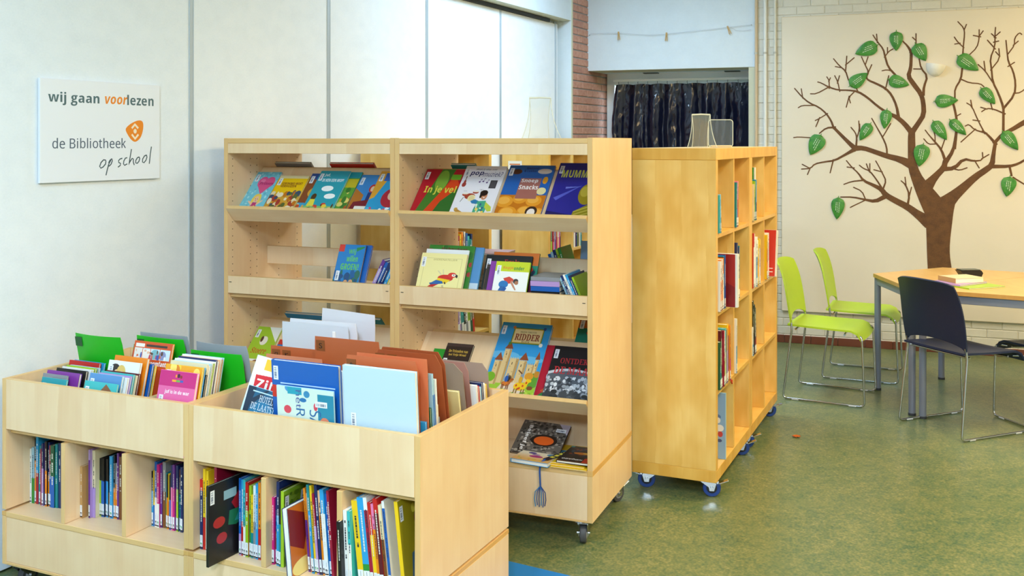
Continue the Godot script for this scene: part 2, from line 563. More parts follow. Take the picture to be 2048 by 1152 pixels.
# ---------------------------------------------------------------- printed covers (flat print only)
func art(key: String) -> StandardMaterial3D:
	if arts.has(key): return arts[key]
	var W := 144
	var H := 192
	var K := 2.0
	var im := Image.create_empty(int(W * K), int(H * K), false, Image.FORMAT_RGB8)
	var k := func(h: String) -> Color: return Color.html(PAL[h] if PAL.has(h) else h)
	var speck := func(x0: int, y0: int, x1: int, y1: int, n: int, r: float, cs: Array) -> void:
		for i in n: ell(im, x0 + rnd() * (x1 - x0), y0 + rnd() * (y1 - y0), r * (0.4 + rnd()), r * (0.4 + rnd()), Color.html(cs[i % cs.size()]), K)
	match key:
		"heart":
			im.fill(k.call("74c8de"))
			speck.call(0, 0, 144, 192, 90, 5.0, ["8fd8e8", "5cb6d2", "a9e2ee"])
			ell(im, 62, 46, 28, 24, k.call("e0568f"), K)
			ell(im, 104, 46, 28, 24, k.call("e0568f"), K)
			pol(im, [[35, 54], [131, 54], [84, 100]], k.call("e0568f"), K)
			ell(im, 60, 40, 14, 8, k.call("ea7aaa"), K)
			ell(im, 80, 112, 22, 14, k.call("f2d35a"), K)
			ell(im, 62, 126, 8, 16, k.call("f2d35a"), K)
			ell(im, 98, 126, 8, 16, k.call("f2d35a"), K)
			ell(im, 80, 122, 13, 14, k.call("f0c3a0"), K)
			ell(im, 75, 121, 1.6, 2, k.call("3a2a2a"), K)
			ell(im, 86, 121, 1.6, 2, k.call("3a2a2a"), K)
			ell(im, 80, 129, 4, 1.5, k.call("c84a5a"), K)
			pol(im, [[68, 136], [92, 136], [112, 186], [50, 186]], k.call("c33a7c"), K)
			pol(im, [[68, 140], [40, 128], [38, 133], [66, 150]], k.call("f0c3a0"), K)
			pol(im, [[92, 140], [120, 124], [122, 129], [94, 150]], k.call("f0c3a0"), K)
			speck.call(56, 150, 106, 184, 14, 2.5, ["e88ab4", "f4d35a"])
		"yellowtop":
			im.fill(k.call("f2c512")); rec(im, 0, 84, W, 108, k.call("d7a43a"), K); speck.call(0, 84, W, 190, 70, 11.0, ["b04a28", "e8d8b0", "5c6a35", "c8781e", "38506e", "f0e3c4", "a83a32"])
			rec(im, 0, 0, W, 14, k.call("e9d9a6"), K)
		"brownblue":
			im.fill(k.call("8a4b2a")); pol(im, [[0, 0], [144, 0], [144, 50], [0, 20]], k.call("28509c"), K); ell(im, 70, 84, 44, 26, k.call("e0a63a"), K); rec(im, 0, 130, W, 62, k.call("3fa0c9"), K); speck.call(0, 125, W, 190, 24, 9.0, ["e8b04a", "c9542a", "f2e2b8"])
		"bubbles":
			im.fill(k.call("28a0b4")); ell(im, 72, 76, 28, 12, Color.WHITE, K); ell(im, 100, 108, 26, 11, Color.WHITE, K); rec(im, 0, 150, W, 42, k.call("8cc06a"), K); speck.call(6, 138, W, 170, 14, 9.0, ["e9b88c", "5a3a24", "d2483a", "f0d24a", "f4ece0"])
			ell(im, 26, 112, 12, 14, k.call("51381f"), K); pol(im, [[16, 122], [38, 122], [44, 150], [10, 150]], k.call("e7d84a"), K)
		"greens":
			im.fill(k.call("5f9e3a")); rec(im, 0, 0, W, 26, k.call("1b9aa8"), K); rec(im, 0, 30, W, 36, k.call("c7b52a"), K); speck.call(0, 70, W, 190, 40, 12.0, ["8cc63f", "d89a35", "3f7a32", "e2d070", "b55a2a"])
		"sailor":
			im.fill(k.call("3b86c8")); ell(im, 96, 60, 20, 18, k.call("c8302a"), K); ell(im, 96, 62, 11, 12, k.call("eec6a0"), K); rec(im, 80, 78, 34, 44, k.call("243c7c"), K); pol(im, [[0, 60], [60, 90], [60, 192], [0, 192]], k.call("b5702c"), K); pol(im, [[20, 120], [144, 104], [144, 192], [0, 192]], k.call("7a2430"), K); rec(im, 38, 138, 86, 54, k.call("f0ece2"), K)
		"swirl":
			im.fill(k.call("2f9ccc")); pol(im, [[0, 0], [60, 0], [20, 110], [0, 120]], k.call("e8a437"), K); ell(im, 100, 110, 46, 40, k.call("b92c3a"), K); ell(im, 100, 100, 20, 20, k.call("efc09c"), K); speck.call(0, 150, W, 190, 26, 7.0, ["ffffff", "58b8dc", "d44a7a"])
			rec(im, 30, 8, 114, 34, k.call("3466b4"), K)
		"chilli":
			im.fill(k.call("b3122a")); pol(im, [[60, 0], [110, 0], [80, 130], [40, 192], [10, 192]], k.call("3d7a2a"), K); pol(im, [[118, 20], [144, 60], [60, 192], [30, 192]], k.call("d8431e"), K); pol(im, [[96, 120], [144, 70], [144, 192], [70, 192]], k.call("2f6b2c"), K)
			ell(im, 74, 44, 22, 40, k.call("7aa83a"), K); rec(im, 104, 20, 36, 20, k.call("6cb42e"), K)
		"music":
			im.fill(k.call("eceaf2"))
			ell(im, 50, 106, 18, 10, k.call("a8432f"), K)
			ell(im, 58, 112, 13, 11, k.call("f0e4b4"), K)
			ell(im, 58, 112, 10, 8, k.call("e4d49c"), K)
			ell(im, 32, 100, 10, 6, k.call("b04a35"), K)
			ell(im, 32, 97, 10, 3, k.call("eee6d8"), K)
			ell(im, 66, 92, 10, 5, k.call("b04a35"), K)
			ell(im, 66, 89, 10, 3, k.call("eee6d8"), K)
			rec(im, 76, 82, 14, 1, k.call("9a9a9a"), K)
			pol(im, [[82, 83], [83, 83], [88, 112], [87, 112]], k.call("8a8a8a"), K)
			rec(im, 22, 88, 12, 1, k.call("9a9a9a"), K)
			pol(im, [[28, 110], [22, 126], [24, 126], [31, 110]], k.call("8a8a8a"), K)
			pol(im, [[66, 118], [72, 128], [74, 128], [68, 116]], k.call("8a8a8a"), K)
			rec(im, 104, 50, 24, 28, k.call("34343a"), K)
			rec(im, 107, 53, 18, 22, k.call("4a4a52"), K)
			ell(im, 14, 66, 7, 8, k.call("a03a34"), K)
			ell(im, 14, 56, 4, 6, k.call("a03a34"), K)
			pol(im, [[13, 34], [16, 34], [15, 52], [13, 52]], k.call("5a3a2a"), K)
			for q in [[66, 56], [78, 54], [92, 58]]: ell(im, q[0], q[1], 3, 2.4, k.call("4a2a6a"), K); rec(im, q[0] + 2, q[1] - 10, 1.2, 10, k.call("4a2a6a"), K); rec(im, q[0] + 2, q[1] - 10, 5, 2, k.call("4a2a6a"), K)
			pol(im, [[58, 122], [72, 116], [88, 122], [84, 132], [66, 130]], k.call("2f7fb4"), K)
			pol(im, [[84, 122], [112, 120], [120, 150], [116, 192], [80, 192], [78, 150]], k.call("44a886"), K)
			pol(im, [[112, 124], [136, 140], [140, 154], [128, 156], [114, 142]], k.call("c6d04a"), K)
			ell(im, 100, 104, 10, 13, k.call("c8845e"), K)
			ell(im, 96, 94, 13, 10, k.call("241a18"), K)
			ell(im, 88, 102, 4, 10, k.call("241a18"), K)
			pol(im, [[96, 108], [104, 108], [100, 112]], k.call("f4ece8"), K)
			speck.call(84, 132, 114, 186, 26, 4.0, ["e8f0d8", "2a5f8c", "e8d35a", "f4f4ee"])
			ell(im, 46, 180, 22, 7, k.call("6a2a8c"), K)
			pol(im, [[18, 148], [44, 160], [40, 168], [14, 156]], k.call("b8863a"), K)
			ell(im, 18, 150, 6, 5, k.call("caa04a"), K)
			ell(im, 40, 166, 8, 6, k.call("a87428"), K)
		"cookies":
			im.fill(k.call("1f62b4")); rec(im, 0, 100, W, 92, k.call("c8741a"), K)
			for q in [[20, 122, 26], [66, 112, 22], [110, 118, 24], [40, 158, 28], [92, 152, 24], [130, 158, 24], [14, 182, 20], [66, 186, 22], [110, 188, 24]]:
				ell(im, q[0], q[1], q[2], q[2] * 0.72, k.call("e79a2c"), K); ell(im, q[0] - 3, q[1] - 3, q[2] * 0.7, q[2] * 0.45, k.call("f2b04a"), K)
			rec(im, 48, 44, 66, 68, k.call("a5685e"), K); ell(im, 28, 22, 16, 9, k.call("4c2a1c"), K); ell(im, 116, 20, 22, 9, k.call("d6c8bc"), K); ell(im, 126, 50, 8, 12, k.call("eaa12c"), K); ell(im, 124, 86, 14, 12, k.call("e6dca4"), K)
			ell(im, 112, 152, 18, 16, k.call("3a281e"), K); ell(im, 112, 156, 12, 13, k.call("f2e6dc"), K); rec(im, 94, 170, 40, 22, k.call("f2d81e"), K)
		"gold":
			im.fill(k.call("2a2a90")); pol(im, [[0, 150], [144, 170], [144, 192], [0, 192]], k.call("1c1c5c"), K); pol(im, [[90, 70], [10, 110], [20, 118]], k.call("5a62c8"), K); pol(im, [[92, 74], [40, 76], [40, 82]], k.call("7a82d8"), K)
			ell(im, 112, 98, 26, 32, k.call("a58b1c"), K); ell(im, 104, 90, 14, 16, k.call("c7ad3a"), K); pol(im, [[84, 150], [144, 118], [144, 192], [76, 192]], k.call("9c8a1e"), K)
			for i in 6: pol(im, [[84 + i * 3, 150 + i * 8], [144, 128 + i * 10], [144, 131 + i * 10], [84 + i * 3, 153 + i * 8]], k.call("c6b24a"), K)
		"jungle":
			im.fill(k.call("1f7cc2")); rec(im, 0, 0, 30, 26, k.call("d5382c"), K); speck.call(0, 100, W, 190, 40, 14.0, ["175a94", "2a6a5a", "1a4a7c"]); ell(im, 70, 140, 12, 13, k.call("d9a070"), K); ell(im, 98, 138, 12, 13, k.call("d9a070"), K); rec(im, 50, 152, 60, 24, k.call("35507a"), K); pol(im, [[96, 10], [140, 4], [138, 10], [100, 24]], k.call("2a8a4a"), K)
		"parrot":
			im.fill(k.call("f2e6a0"))
			rec(im, 12, 18, 1, 160, k.call("c9bb7c"), K)
			rec(im, 130, 18, 1, 160, k.call("c9bb7c"), K)
			rec(im, 12, 18, 118, 1, k.call("c9bb7c"), K)
			pol(im, [[84, 118], [92, 138], [104, 154], [124, 166], [122, 169], [100, 158], [88, 142], [80, 120]], k.call("c4b68e"), K)
			pol(im, [[76, 60], [80, 84], [84, 104], [86, 104], [82, 84], [78, 60]], k.call("d8cda6"), K)
			pol(im, [[60, 66], [72, 80], [74, 78], [62, 64]], k.call("d8cda6"), K)
			pol(im, [[66, 98], [20, 142], [14, 150], [20, 152], [32, 142], [76, 110]], k.call("bf2a20"), K)
			pol(im, [[60, 106], [40, 112], [44, 118], [70, 114]], k.call("24508c"), K)
			ell(im, 88, 92, 24, 13, k.call("cf2b20"), K)
			pol(im, [[66, 92], [104, 98], [92, 112], [70, 110], [58, 104]], k.call("f0c81e"), K)
			pol(im, [[60, 100], [80, 104], [84, 112], [62, 116], [44, 112]], k.call("2a62a8"), K)
			ell(im, 108, 80, 13, 10, k.call("d8382a"), K)
			ell(im, 113, 80, 6, 5, k.call("f2ece2"), K)
			ell(im, 113, 79, 1.6, 1.6, k.call("1a1a1a"), K)
			pol(im, [[119, 76], [126, 80], [125, 90], [119, 86]], k.call("2a2624"), K)
			pol(im, [[86, 106], [90, 106], [92, 114], [88, 114]], k.call("5a4a3a"), K)
		"hedgehog":
			im.fill(k.call("141416")); ell(im, 30, 110, 16, 8, k.call("2f9a48"), K); rec(im, 46, 84, 40, 60, k.call("c28a3c"), K); ell(im, 66, 100, 16, 12, k.call("4a3a1e"), K); speck.call(50, 120, 84, 150, 10, 5.0, ["8a6a3a", "caa25a"])
		"chick":
			im.fill(k.call("f2f1ee"))
			rec(im, 0, 0, 144, 40, k.call("c6d21e"), K)
			pol(im, [[40, 68], [64, 60], [84, 70], [80, 86], [56, 90]], k.call("d0402c"), K)
			pol(im, [[76, 74], [90, 96], [100, 112], [96, 114], [84, 100], [72, 84]], k.call("c4876a"), K)
			ell(im, 94, 78, 11, 10, k.call("3a302c"), K)
			ell(im, 98, 84, 8, 8, k.call("a9704e"), K)
			ell(im, 44, 92, 20, 15, k.call("2c74b8"), K)
			pol(im, [[34, 98], [54, 104], [34, 138], [18, 162], [8, 158], [20, 128]], k.call("2c62a4"), K)
			pol(im, [[48, 100], [60, 108], [44, 134], [34, 130]], k.call("2656a0"), K)
			pol(im, [[8, 158], [18, 162], [14, 172], [2, 168]], k.call("e8e4da"), K)
			ell(im, 118, 140, 15, 8, k.call("4caf3a"), K)
			pol(im, [[128, 134], [138, 124], [134, 142]], k.call("3f9a30"), K)
			ell(im, 106, 134, 6, 6, k.call("58b844"), K)
			ell(im, 103, 128, 3, 3, k.call("d84a2a"), K)
			pol(im, [[100, 134], [94, 136], [100, 137]], k.call("e8a02c"), K)
			rec(im, 114, 148, 1, 8, k.call("b87a2a"), K)
			rec(im, 120, 148, 1, 8, k.call("b87a2a"), K)
			ell(im, 66, 158, 10, 7, k.call("cfd2b4"), K)
			ell(im, 84, 166, 9, 6, k.call("bcc49a"), K)
			for x in [44, 58, 72, 86]: ell(im, x, 186, 5, 5, k.call("2a2a2a"), K)
		"castle":
			im.fill(k.call("2f97d8"))
			ell(im, 30, 84, 44, 10, k.call("62b4e4"), K)
			ell(im, 96, 92, 50, 9, k.call("62b4e4"), K)
			rec(im, 0, 148, 144, 44, k.call("9cc23a"), K)
			pol(im, [[20, 192], [58, 140], [92, 140], [140, 192]], k.call("e2cdb6"), K)
			for q in [[10, 100, 20, 58], [30, 70, 20, 84], [52, 92, 26, 58], [80, 96, 22, 54], [104, 104, 24, 44], [124, 92, 10, 54]]:
				rec(im, q[0], q[1], q[2], q[3], k.call("dcc08a"), K); rec(im, q[0] + q[2] * 0.68, q[1], q[2] * 0.32, q[3], k.call("ba9660"), K)
				for m in 4: rec(im, q[0] + m * q[2] / 4.0, q[1] - 3, q[2] / 7.0, 3, k.call("dcc08a"), K)
				for m in 3: rec(im, q[0] + 2 + rnd() * (q[2] - 7), q[1] + 6 + m * 13, 4, 1, k.call("9a7a4c"), K)
				rec(im, q[0] + q[2] * 0.3, q[1] + 9, 2, 6, k.call("4a3a2a"), K)
			for q in [[9, 98, 22], [29, 68, 22], [79, 94, 24], [123, 90, 12]]: pol(im, [[q[0] - 1, q[1]], [q[0] + q[2] + 1, q[1]], [q[0] + q[2] * 0.5, q[1] - 20]], k.call("8e4a2e"), K)
			ell(im, 64, 146, 8, 13, k.call("6a5236"), K)
			ell(im, 64, 148, 6, 11, k.call("3a2c20"), K)
			rec(im, 38, 12, 88, 42, k.call("4f7f34"), K)
			rec(im, 40, 14, 84, 38, k.call("c9a23a"), K)
			rec(im, 42, 16, 80, 34, k.call("ecd59a"), K)
			ell(im, 38, 12, 4, 4, k.call("c8742c"), K)
			ell(im, 126, 12, 4, 4, k.call("2c4a9a"), K)
			ell(im, 126, 54, 5, 5, k.call("e8e4dc"), K)
			ell(im, 38, 54, 4, 4, k.call("4f7f34"), K)
			ell(im, 10, 140, 14, 12, k.call("78ae2c"), K)
			ell(im, 132, 142, 16, 18, k.call("5f9a34"), K)
			ell(im, 118, 132, 12, 9, k.call("d8952c"), K)
			ell(im, 138, 126, 8, 8, k.call("c2852c"), K)
			ell(im, 58, 154, 11, 6, k.call("b5642c"), K)
			pol(im, [[64, 152], [70, 140], [76, 142], [70, 156]], k.call("b5642c"), K)
			ell(im, 74, 143, 5, 3, k.call("a2561f"), K)
			ell(im, 58, 142, 5, 8, k.call("2a5aa8"), K)
			ell(im, 59, 132, 3, 3.5, k.call("8a93a2"), K)
			pol(im, [[52, 150], [64, 150], [66, 158], [50, 158]], k.call("d2762c"), K)
			for x in [49, 53, 62, 66]: pol(im, [[x, 156], [x + 2.5, 156], [x + 3 - (x % 3), 176], [x + 1 - (x % 3), 176]], k.call("7a431f"), K)
			ell(im, 100, 158, 17, 10, k.call("f0c01e"), K)
			pol(im, [[108, 154], [116, 138], [124, 142], [116, 162]], k.call("f0c01e"), K)
			ell(im, 122, 143, 6, 4, k.call("f0c01e"), K)
			ell(im, 98, 142, 5, 9, k.call("d8a02a"), K)
			ell(im, 99, 131, 3.5, 4, k.call("8a93a2"), K)
			pol(im, [[96, 128], [84, 120], [86, 118], [98, 126]], k.call("6a3a22"), K)
			for q in [[90, 156], [100, 162], [108, 156], [116, 148], [96, 164]]: ell(im, q[0], q[1], 2.2, 2.6, k.call("c8421e"), K)
			for x in [86, 92, 106, 112]: pol(im, [[x, 164], [x + 3, 164], [x + 3 - (x % 4), 186], [x + 1 - (x % 4), 186]], k.call("8a6a2c"), K)
			ell(im, 128, 160, 8, 5, k.call("7a4a2a"), K)
			ell(im, 14, 176, 6, 3, k.call("8a5a3a"), K)
			speck.call(0, 168, 144, 190, 40, 3.0, ["7fae2c", "b6d04a", "d8b83a", "5f8f24"])
		"moon":
			im.fill(k.call("1c1c20")); ell(im, 70, 190, 150, 116, k.call("c8ccd4"), K); ell(im, 74, 194, 148, 112, k.call("5a606a"), K); speck.call(0, 104, W, 160, 150, 5.0, ["e2e4ea", "9aa0aa", "3a3e46", "c0c4cc"]); speck.call(0, 150, W, 192, 60, 7.0, ["2a2c30", "45484e", "3a3c42"])
		"woods":
			im.fill(k.call("352a26")); rec(im, 0, 0, W, 12, k.call("4a3a36"), K); rec(im, 0, 110, W, 82, k.call("5c4a3e"), K); ell(im, 78, 128, 20, 16, k.call("9a8a78"), K); ell(im, 78, 128, 11, 9, k.call("2c2624"), K); pol(im, [[100, 150], [144, 130], [144, 192], [104, 192]], k.call("c99a2e"), K)
		"slices":
			im.fill(k.call("b01c34")); pol(im, [[144, 96], [20, 192], [144, 192]], k.call("2f7f40"), K); pol(im, [[144, 80], [60, 150], [80, 160], [144, 110]], k.call("cf5a2c"), K)
		"dino":
			im.fill(k.call("18806a")); rec(im, 0, 0, W, 44, k.call("c96a20"), K); speck.call(0, 44, W, 190, 26, 7.0, ["c93a2a", "d8b83a", "4aa88a", "2a3a5a", "e8e2d0"]); pol(im, [[60, 90], [120, 70], [140, 140], [90, 150]], k.call("8a3a5a"), K)
		"pup":
			im.fill(k.call("a4c832")); pol(im, [[70, 0], [144, 0], [144, 60]], k.call("eceee4"), K); ell(im, 70, 56, 22, 18, k.call("f2ead8"), K); ell(im, 56, 50, 8, 12, k.call("5a3a2a"), K); rec(im, 0, 130, W, 62, k.call("f0efe8"), K); ell(im, 40, 160, 30, 12, k.call("c4429a"), K); ell(im, 84, 142, 24, 10, k.call("8a5236"), K); ell(im, 110, 132, 10, 8, k.call("6a4a9a"), K)
		"pinkcover":
			im.fill(k.call("e2639f"))
			rec(im, 0, 0, 144, 36, k.call("c81f78"), K)
			ell(im, 78, 88, 26, 18, k.call("f6eef2"), K)
			ell(im, 78, 90, 23, 15, k.call("e896be"), K)
			pol(im, [[56, 98], [78, 78], [81, 82], [62, 100]], k.call("f6f0f2"), K)
			ell(im, 74, 10, 5, 5, k.call("3a1a2a"), K)
			ell(im, 84, 12, 4, 4, k.call("8a2a1a"), K)
			ell(im, 64, 11, 3, 4, k.call("f09a2c"), K)
			rec(im, 50, 20, 16, 5, k.call("f0a02c"), K)
			rec(im, 67, 20, 14, 5, k.call("6ab04a"), K)
			rec(im, 82, 20, 12, 5, k.call("3a5ab0"), K)
		"orangecover":
			im.fill(k.call("d4521e"))
			rec(im, 46, 6, 80, 5, k.call("38302c"), K)
			rec(im, 6, 5, 34, 8, k.call("efe9e0"), K)
			rec(im, 4, 15, 136, 24, k.call("cfe0e6"), K)
			rec(im, 4, 15, 30, 24, k.call("e6e2da"), K)
			rec(im, 36, 18, 28, 21, k.call("f2ece2"), K)
			ell(im, 84, 27, 16, 11, k.call("7ab4bc"), K)
			ell(im, 112, 28, 13, 10, k.call("8a90b8"), K)
			speck.call(6, 30, 134, 38, 12, 5.0, ["c83a6a", "3a5ab0", "f0f0f0", "d86a4a"])
			speck.call(10, 20, 130, 27, 8, 3.5, ["e8b898", "5a3a2c"])
			rec(im, 34, 15, 2, 24, k.call("d4521e"), K)
			rec(im, 64, 15, 2, 24, k.call("d4521e"), K)
			rec(im, 100, 15, 2, 24, k.call("d4521e"), K)
			rec(im, 8, 60, 128, 60, k.call("b8401a"), K)
		"kids":
			im.fill(k.call("eef0ef"))
			ell(im, 34, 24, 22, 16, k.call("2a2422"), K)
			ell(im, 42, 36, 13, 13, k.call("eec3a0"), K)
			ell(im, 62, 32, 21, 22, k.call("e8c46a"), K)
			ell(im, 64, 40, 13, 14, k.call("f2cdb0"), K)
			rec(im, 58, 38, 3, 1.5, k.call("4a3a2a"), K)
			rec(im, 68, 38, 3, 1.5, k.call("4a3a2a"), K)
			ell(im, 65, 46, 3, 1.2, k.call("c85a5a"), K)
			ell(im, 118, 64, 20, 14, k.call("a8623a"), K)
			ell(im, 116, 70, 12, 10, k.call("efc4a4"), K)
			pol(im, [[30, 54], [90, 54], [100, 110], [20, 110]], k.call("b8402c"), K)
		"hotel":
			im.fill(k.call("165a7c")); ell(im, 70, 90, 56, 60, k.call("1c77a0"), K); pol(im, [[0, 0], [30, 0], [18, 60], [26, 192], [0, 192]], k.call("122c44"), K); pol(im, [[120, 0], [144, 0], [144, 192], [112, 192], [124, 90]], k.call("1a2336"), K); pol(im, [[20, 30], [70, 0], [80, 0], [24, 44]], k.call("122c44"), K); pol(im, [[122, 50], [90, 20], [96, 16], [128, 40]], k.call("1a2336"), K); ell(im, 80, 192, 34, 18, k.call("e6eef0"), K); rec(im, 20, 8, 104, 3, k.call("c9e2ea"), K)
		"weekly":
			im.fill(k.call("f1f1ea"))
			rec(im, 34, 3, 38, 20, k.call("f2be2c"), K)
			pol(im, [[14, 34], [100, 30], [104, 60], [18, 64]], k.call("d8202c"), K)
			rec(im, 0, 80, 144, 112, k.call("dbeee2"), K)
		"fest":
			im.fill(k.call("d5e6dc")); speck.call(0, 0, 110, 190, 16, 9.0, ["4a9ad0", "2a74b0", "d8485a", "3a8ab8"]); rec(im, 104, 10, 40, 182, k.call("2a8aa8"), K); ell(im, 120, 74, 12, 14, k.call("e88a6a"), K); rec(im, 108, 88, 26, 50, k.call("1f4a6c"), K); rec(im, 28, 0, 36, 16, k.call("2aa0b8"), K)
		"owl":
			im.fill(k.call("5c5650")); speck.call(0, 0, W, 192, 240, 5.0, ["3a3632", "8a8278", "6e665c", "2a2724", "a49a8c"]); ell(im, 84, 104, 40, 34, k.call("221d1a"), K); ell(im, 84, 106, 30, 25, k.call("c8571e"), K); pol(im, [[110, 0], [144, 0], [144, 60]], k.call("b8aebc"), K)
		"beach":
			for y in H: rec(im, 0, y, W, 1, k.call("2a94c4").lerp(k.call("f2e4c8"), clampf((y - 20) / 60.0, 0, 1)) if y < 100 else k.call("f2e4c8").lerp(k.call("eeb56a"), clampf((y - 100) / 70.0, 0, 1)), K)
			ell(im, 46, 92, 16, 10, k.call("4a3a8c"), K); ell(im, 74, 130, 26, 13, k.call("b02a7a"), K); ell(im, 66, 108, 16, 6, k.call("7a4aa0"), K); ell(im, 116, 90, 14, 12, k.call("3a8ab4"), K); speck.call(10, 150, 130, 180, 12, 6.0, ["e8c43a", "d88a4a", "c8b46a"])
		"flames":
			im.fill(k.call("26221f")); speck.call(20, 10, 140, 110, 40, 10.0, ["3a2a3a", "5a2a1a", "2a4a5a", "8a3a1a"]); ell(im, 84, 84, 44, 14, k.call("d8761e"), K); ell(im, 100, 80, 20, 7, k.call("f2c04a"), K); pol(im, [[110, 140], [144, 120], [144, 192], [112, 192]], k.call("c8341e"), K); rec(im, 0, 0, 16, 16, k.call("4a9a8a"), K)
		"darkbirds":
			im.fill(k.call("191718")); rec(im, 46, 26, 40, 22, k.call("8fb4c0"), K); pol(im, [[70, 60], [110, 20], [124, 40], [86, 84]], k.call("9c1c28"), K); ell(im, 32, 96, 18, 13, k.call("b02a2a"), K); ell(im, 40, 136, 16, 13, k.call("a82430"), K); pol(im, [[64, 78], [112, 80], [118, 110], [84, 118], [60, 112]], k.call("1f6e4c"), K); pol(im, [[96, 84], [128, 92], [120, 146], [104, 150], [108, 112], [80, 108]], k.call("2a8f86"), K); ell(im, 108, 170, 14, 12, k.call("a8242c"), K)
		"moss":
			im.fill(k.call("7d9a1e")); speck.call(0, 0, W, 192, 140, 10.0, ["6a8a1a", "8ca82a", "5c7c18", "94b03a"]); speck.call(30, 60, 110, 120, 8, 7.0, ["9aa89a", "7a927a"]); rec(im, 0, 0, W, 10, k.call("8cb82a"), K)
		"fox":
			im.fill(k.call("c46a1c")); ell(im, 30, 40, 44, 60, k.call("7a8ab0"), K); pol(im, [[70, 40], [144, 0], [144, 100], [96, 130]], k.call("7c1f22"), K); ell(im, 56, 130, 34, 60, k.call("e8933a"), K); ell(im, 96, 172, 46, 24, k.call("f0dc8a"), K); ell(im, 60, 110, 16, 34, k.call("efe0cc"), K)
		"berry":
			im.fill(k.call("a8981c")); ell(im, 86, 54, 26, 22, k.call("7c2436"), K); ell(im, 78, 46, 12, 10, k.call("b05a74"), K); ell(im, 118, 84, 18, 20, k.call("6a3a6c"), K); pol(im, [[40, 120], [144, 100], [144, 192], [30, 192]], k.call("3e6a8c"), K); ell(im, 60, 30, 8, 10, k.call("e8d84a"), K)
		"redshow":
			im.fill(k.call("ad231c")); pol(im, [[0, 120], [70, 70], [144, 110], [144, 192], [0, 192]], k.call("8c1820"), K); rec(im, 30, 80, 60, 2, k.call("e8b0a0"), K); rec(im, 30, 92, 44, 2, k.call("e8b0a0"), K)
		"redplain":
			im.fill(k.call("d8341c")); rec(im, 8, 158, 80, 3, Color.WHITE, K); rec(im, 8, 172, 60, 3, Color.WHITE, K); ell(im, 40, 80, 14, 12, k.call("e8603a"), K)
		"forest":
			im.fill(k.call("2f9a34")); ell(im, 60, 110, 34, 40, k.call("1d5a2a"), K); ell(im, 40, 60, 26, 20, k.call("6a2a4a"), K); speck.call(0, 130, W, 190, 30, 9.0, ["1f6a2a", "74b43a", "8a3a5a"])
		"skykids":
			im.fill(k.call("8db4dc")); speck.call(10, 60, 130, 180, 24, 9.0, ["5a7ab0", "e8d8c8", "c84a4a", "f0f0f0", "4a5a8a"]); ell(im, 84, 120, 22, 30, k.call("dce6f2"), K)
		"garden":
			im.fill(k.call("35802e")); speck.call(0, 0, W, 192, 60, 10.0, ["2a6a2a", "5a9a3a", "a83a3a", "e8e2d0"])
		"animals":
			im.fill(k.call("5a94cc")); rec(im, 0, 120, W, 40, k.call("c8d8e8"), K); rec(im, 0, 160, W, 32, k.call("c83a24"), K)
		"purplered":
			im.fill(k.call("8a3aa0")); rec(im, 40, 20, 40, 60, k.call("2a6ac0"), K); ell(im, 96, 70, 34, 26, k.call("d23a3a"), K)
		"whitestory":
			im.fill(k.call("eceef0")); rec(im, 0, 20, W, 2, k.call("8a8f98"), K)
		"yellowflowers":
			im.fill(k.call("eda61e")); speck.call(20, 4, 140, 70, 14, 14.0, ["f4cf3a", "f7de6a", "e0851c"])
		"notice":
			im.fill(k.call("f0ece0")); rec(im, 16, 30, 112, 14, k.call("d8783a"), K)
			for i in 9: rec(im, 16, 60 + i * 13, 112, 4, k.call("c8b49a"), K)
	var m := StandardMaterial3D.new()
	m.albedo_texture = ImageTexture.create_from_image(im)
	m.roughness = 0.32
	m.resource_name = "print_" + key
	arts[key] = m
	return m


# ---------------------------------------------------------------- books
# Own axes: spine outside at x = 0, width along +x, height along y, back cover at z = 0, front cover at z = thick.
# bands: [share of the height from the bottom, colour] upwards
func book(o: Node3D, thick: float, high: float, wide: float, bands: Array, cover: Color, sticker := false, mark := Color.BLACK) -> void:
	var b := MB.new()
	var t := minf(0.0016, thick * 0.18)
	b.c = cover
	b.box(Vector3(wide * 0.5, high * 0.5, thick - t * 0.5), Vector3(wide, high, t), 0.0004)
	b.box(Vector3(wide * 0.5, high * 0.5, t * 0.5), Vector3(wide, high, t), 0.0004)
	var y0 := 0.0
	for s in bands:
		var y1: float = high * s[0]
		b.c = s[1]
		b.box(Vector3(t * 0.5 - 0.0003, (y0 + y1) * 0.5, thick * 0.5), Vector3(t, y1 - y0, thick), 0.0)
		y0 = y1
	put(b, "cover", M.cover, o)
	var p := MB.new()
	p.c = lin("f3efe4")
	p.box(Vector3(wide * 0.5, high * 0.5, thick * 0.5), Vector3(wide - 0.005, high - 0.005, thick - t * 2.0), 0.0)
	put(p, "page_block", M.pages, o)
	if sticker and thick > 0.004:
		var q := MB.new()
		q.quad(Vector3(-0.0007, 0.004, 0.0006), Vector3(-0.0007, 0.004, thick - 0.0006), Vector3(-0.0007, 0.046, thick - 0.0006), Vector3(-0.0007, 0.046, 0.0006), Vector2(0, 1), Vector2(1, 1), Vector2(1, 0), Vector2(0, 0))
		q.quad(Vector3(-0.0007, 0.046, 0.0006), Vector3(-0.0003, 0.046, 0.0006), Vector3(-0.0003, 0.046, thick - 0.0006), Vector3(-0.0007, 0.046, thick - 0.0006))
		put(q, "spine_sticker", M["sticker_%d" % (int(rnd() * 2.99))], o)

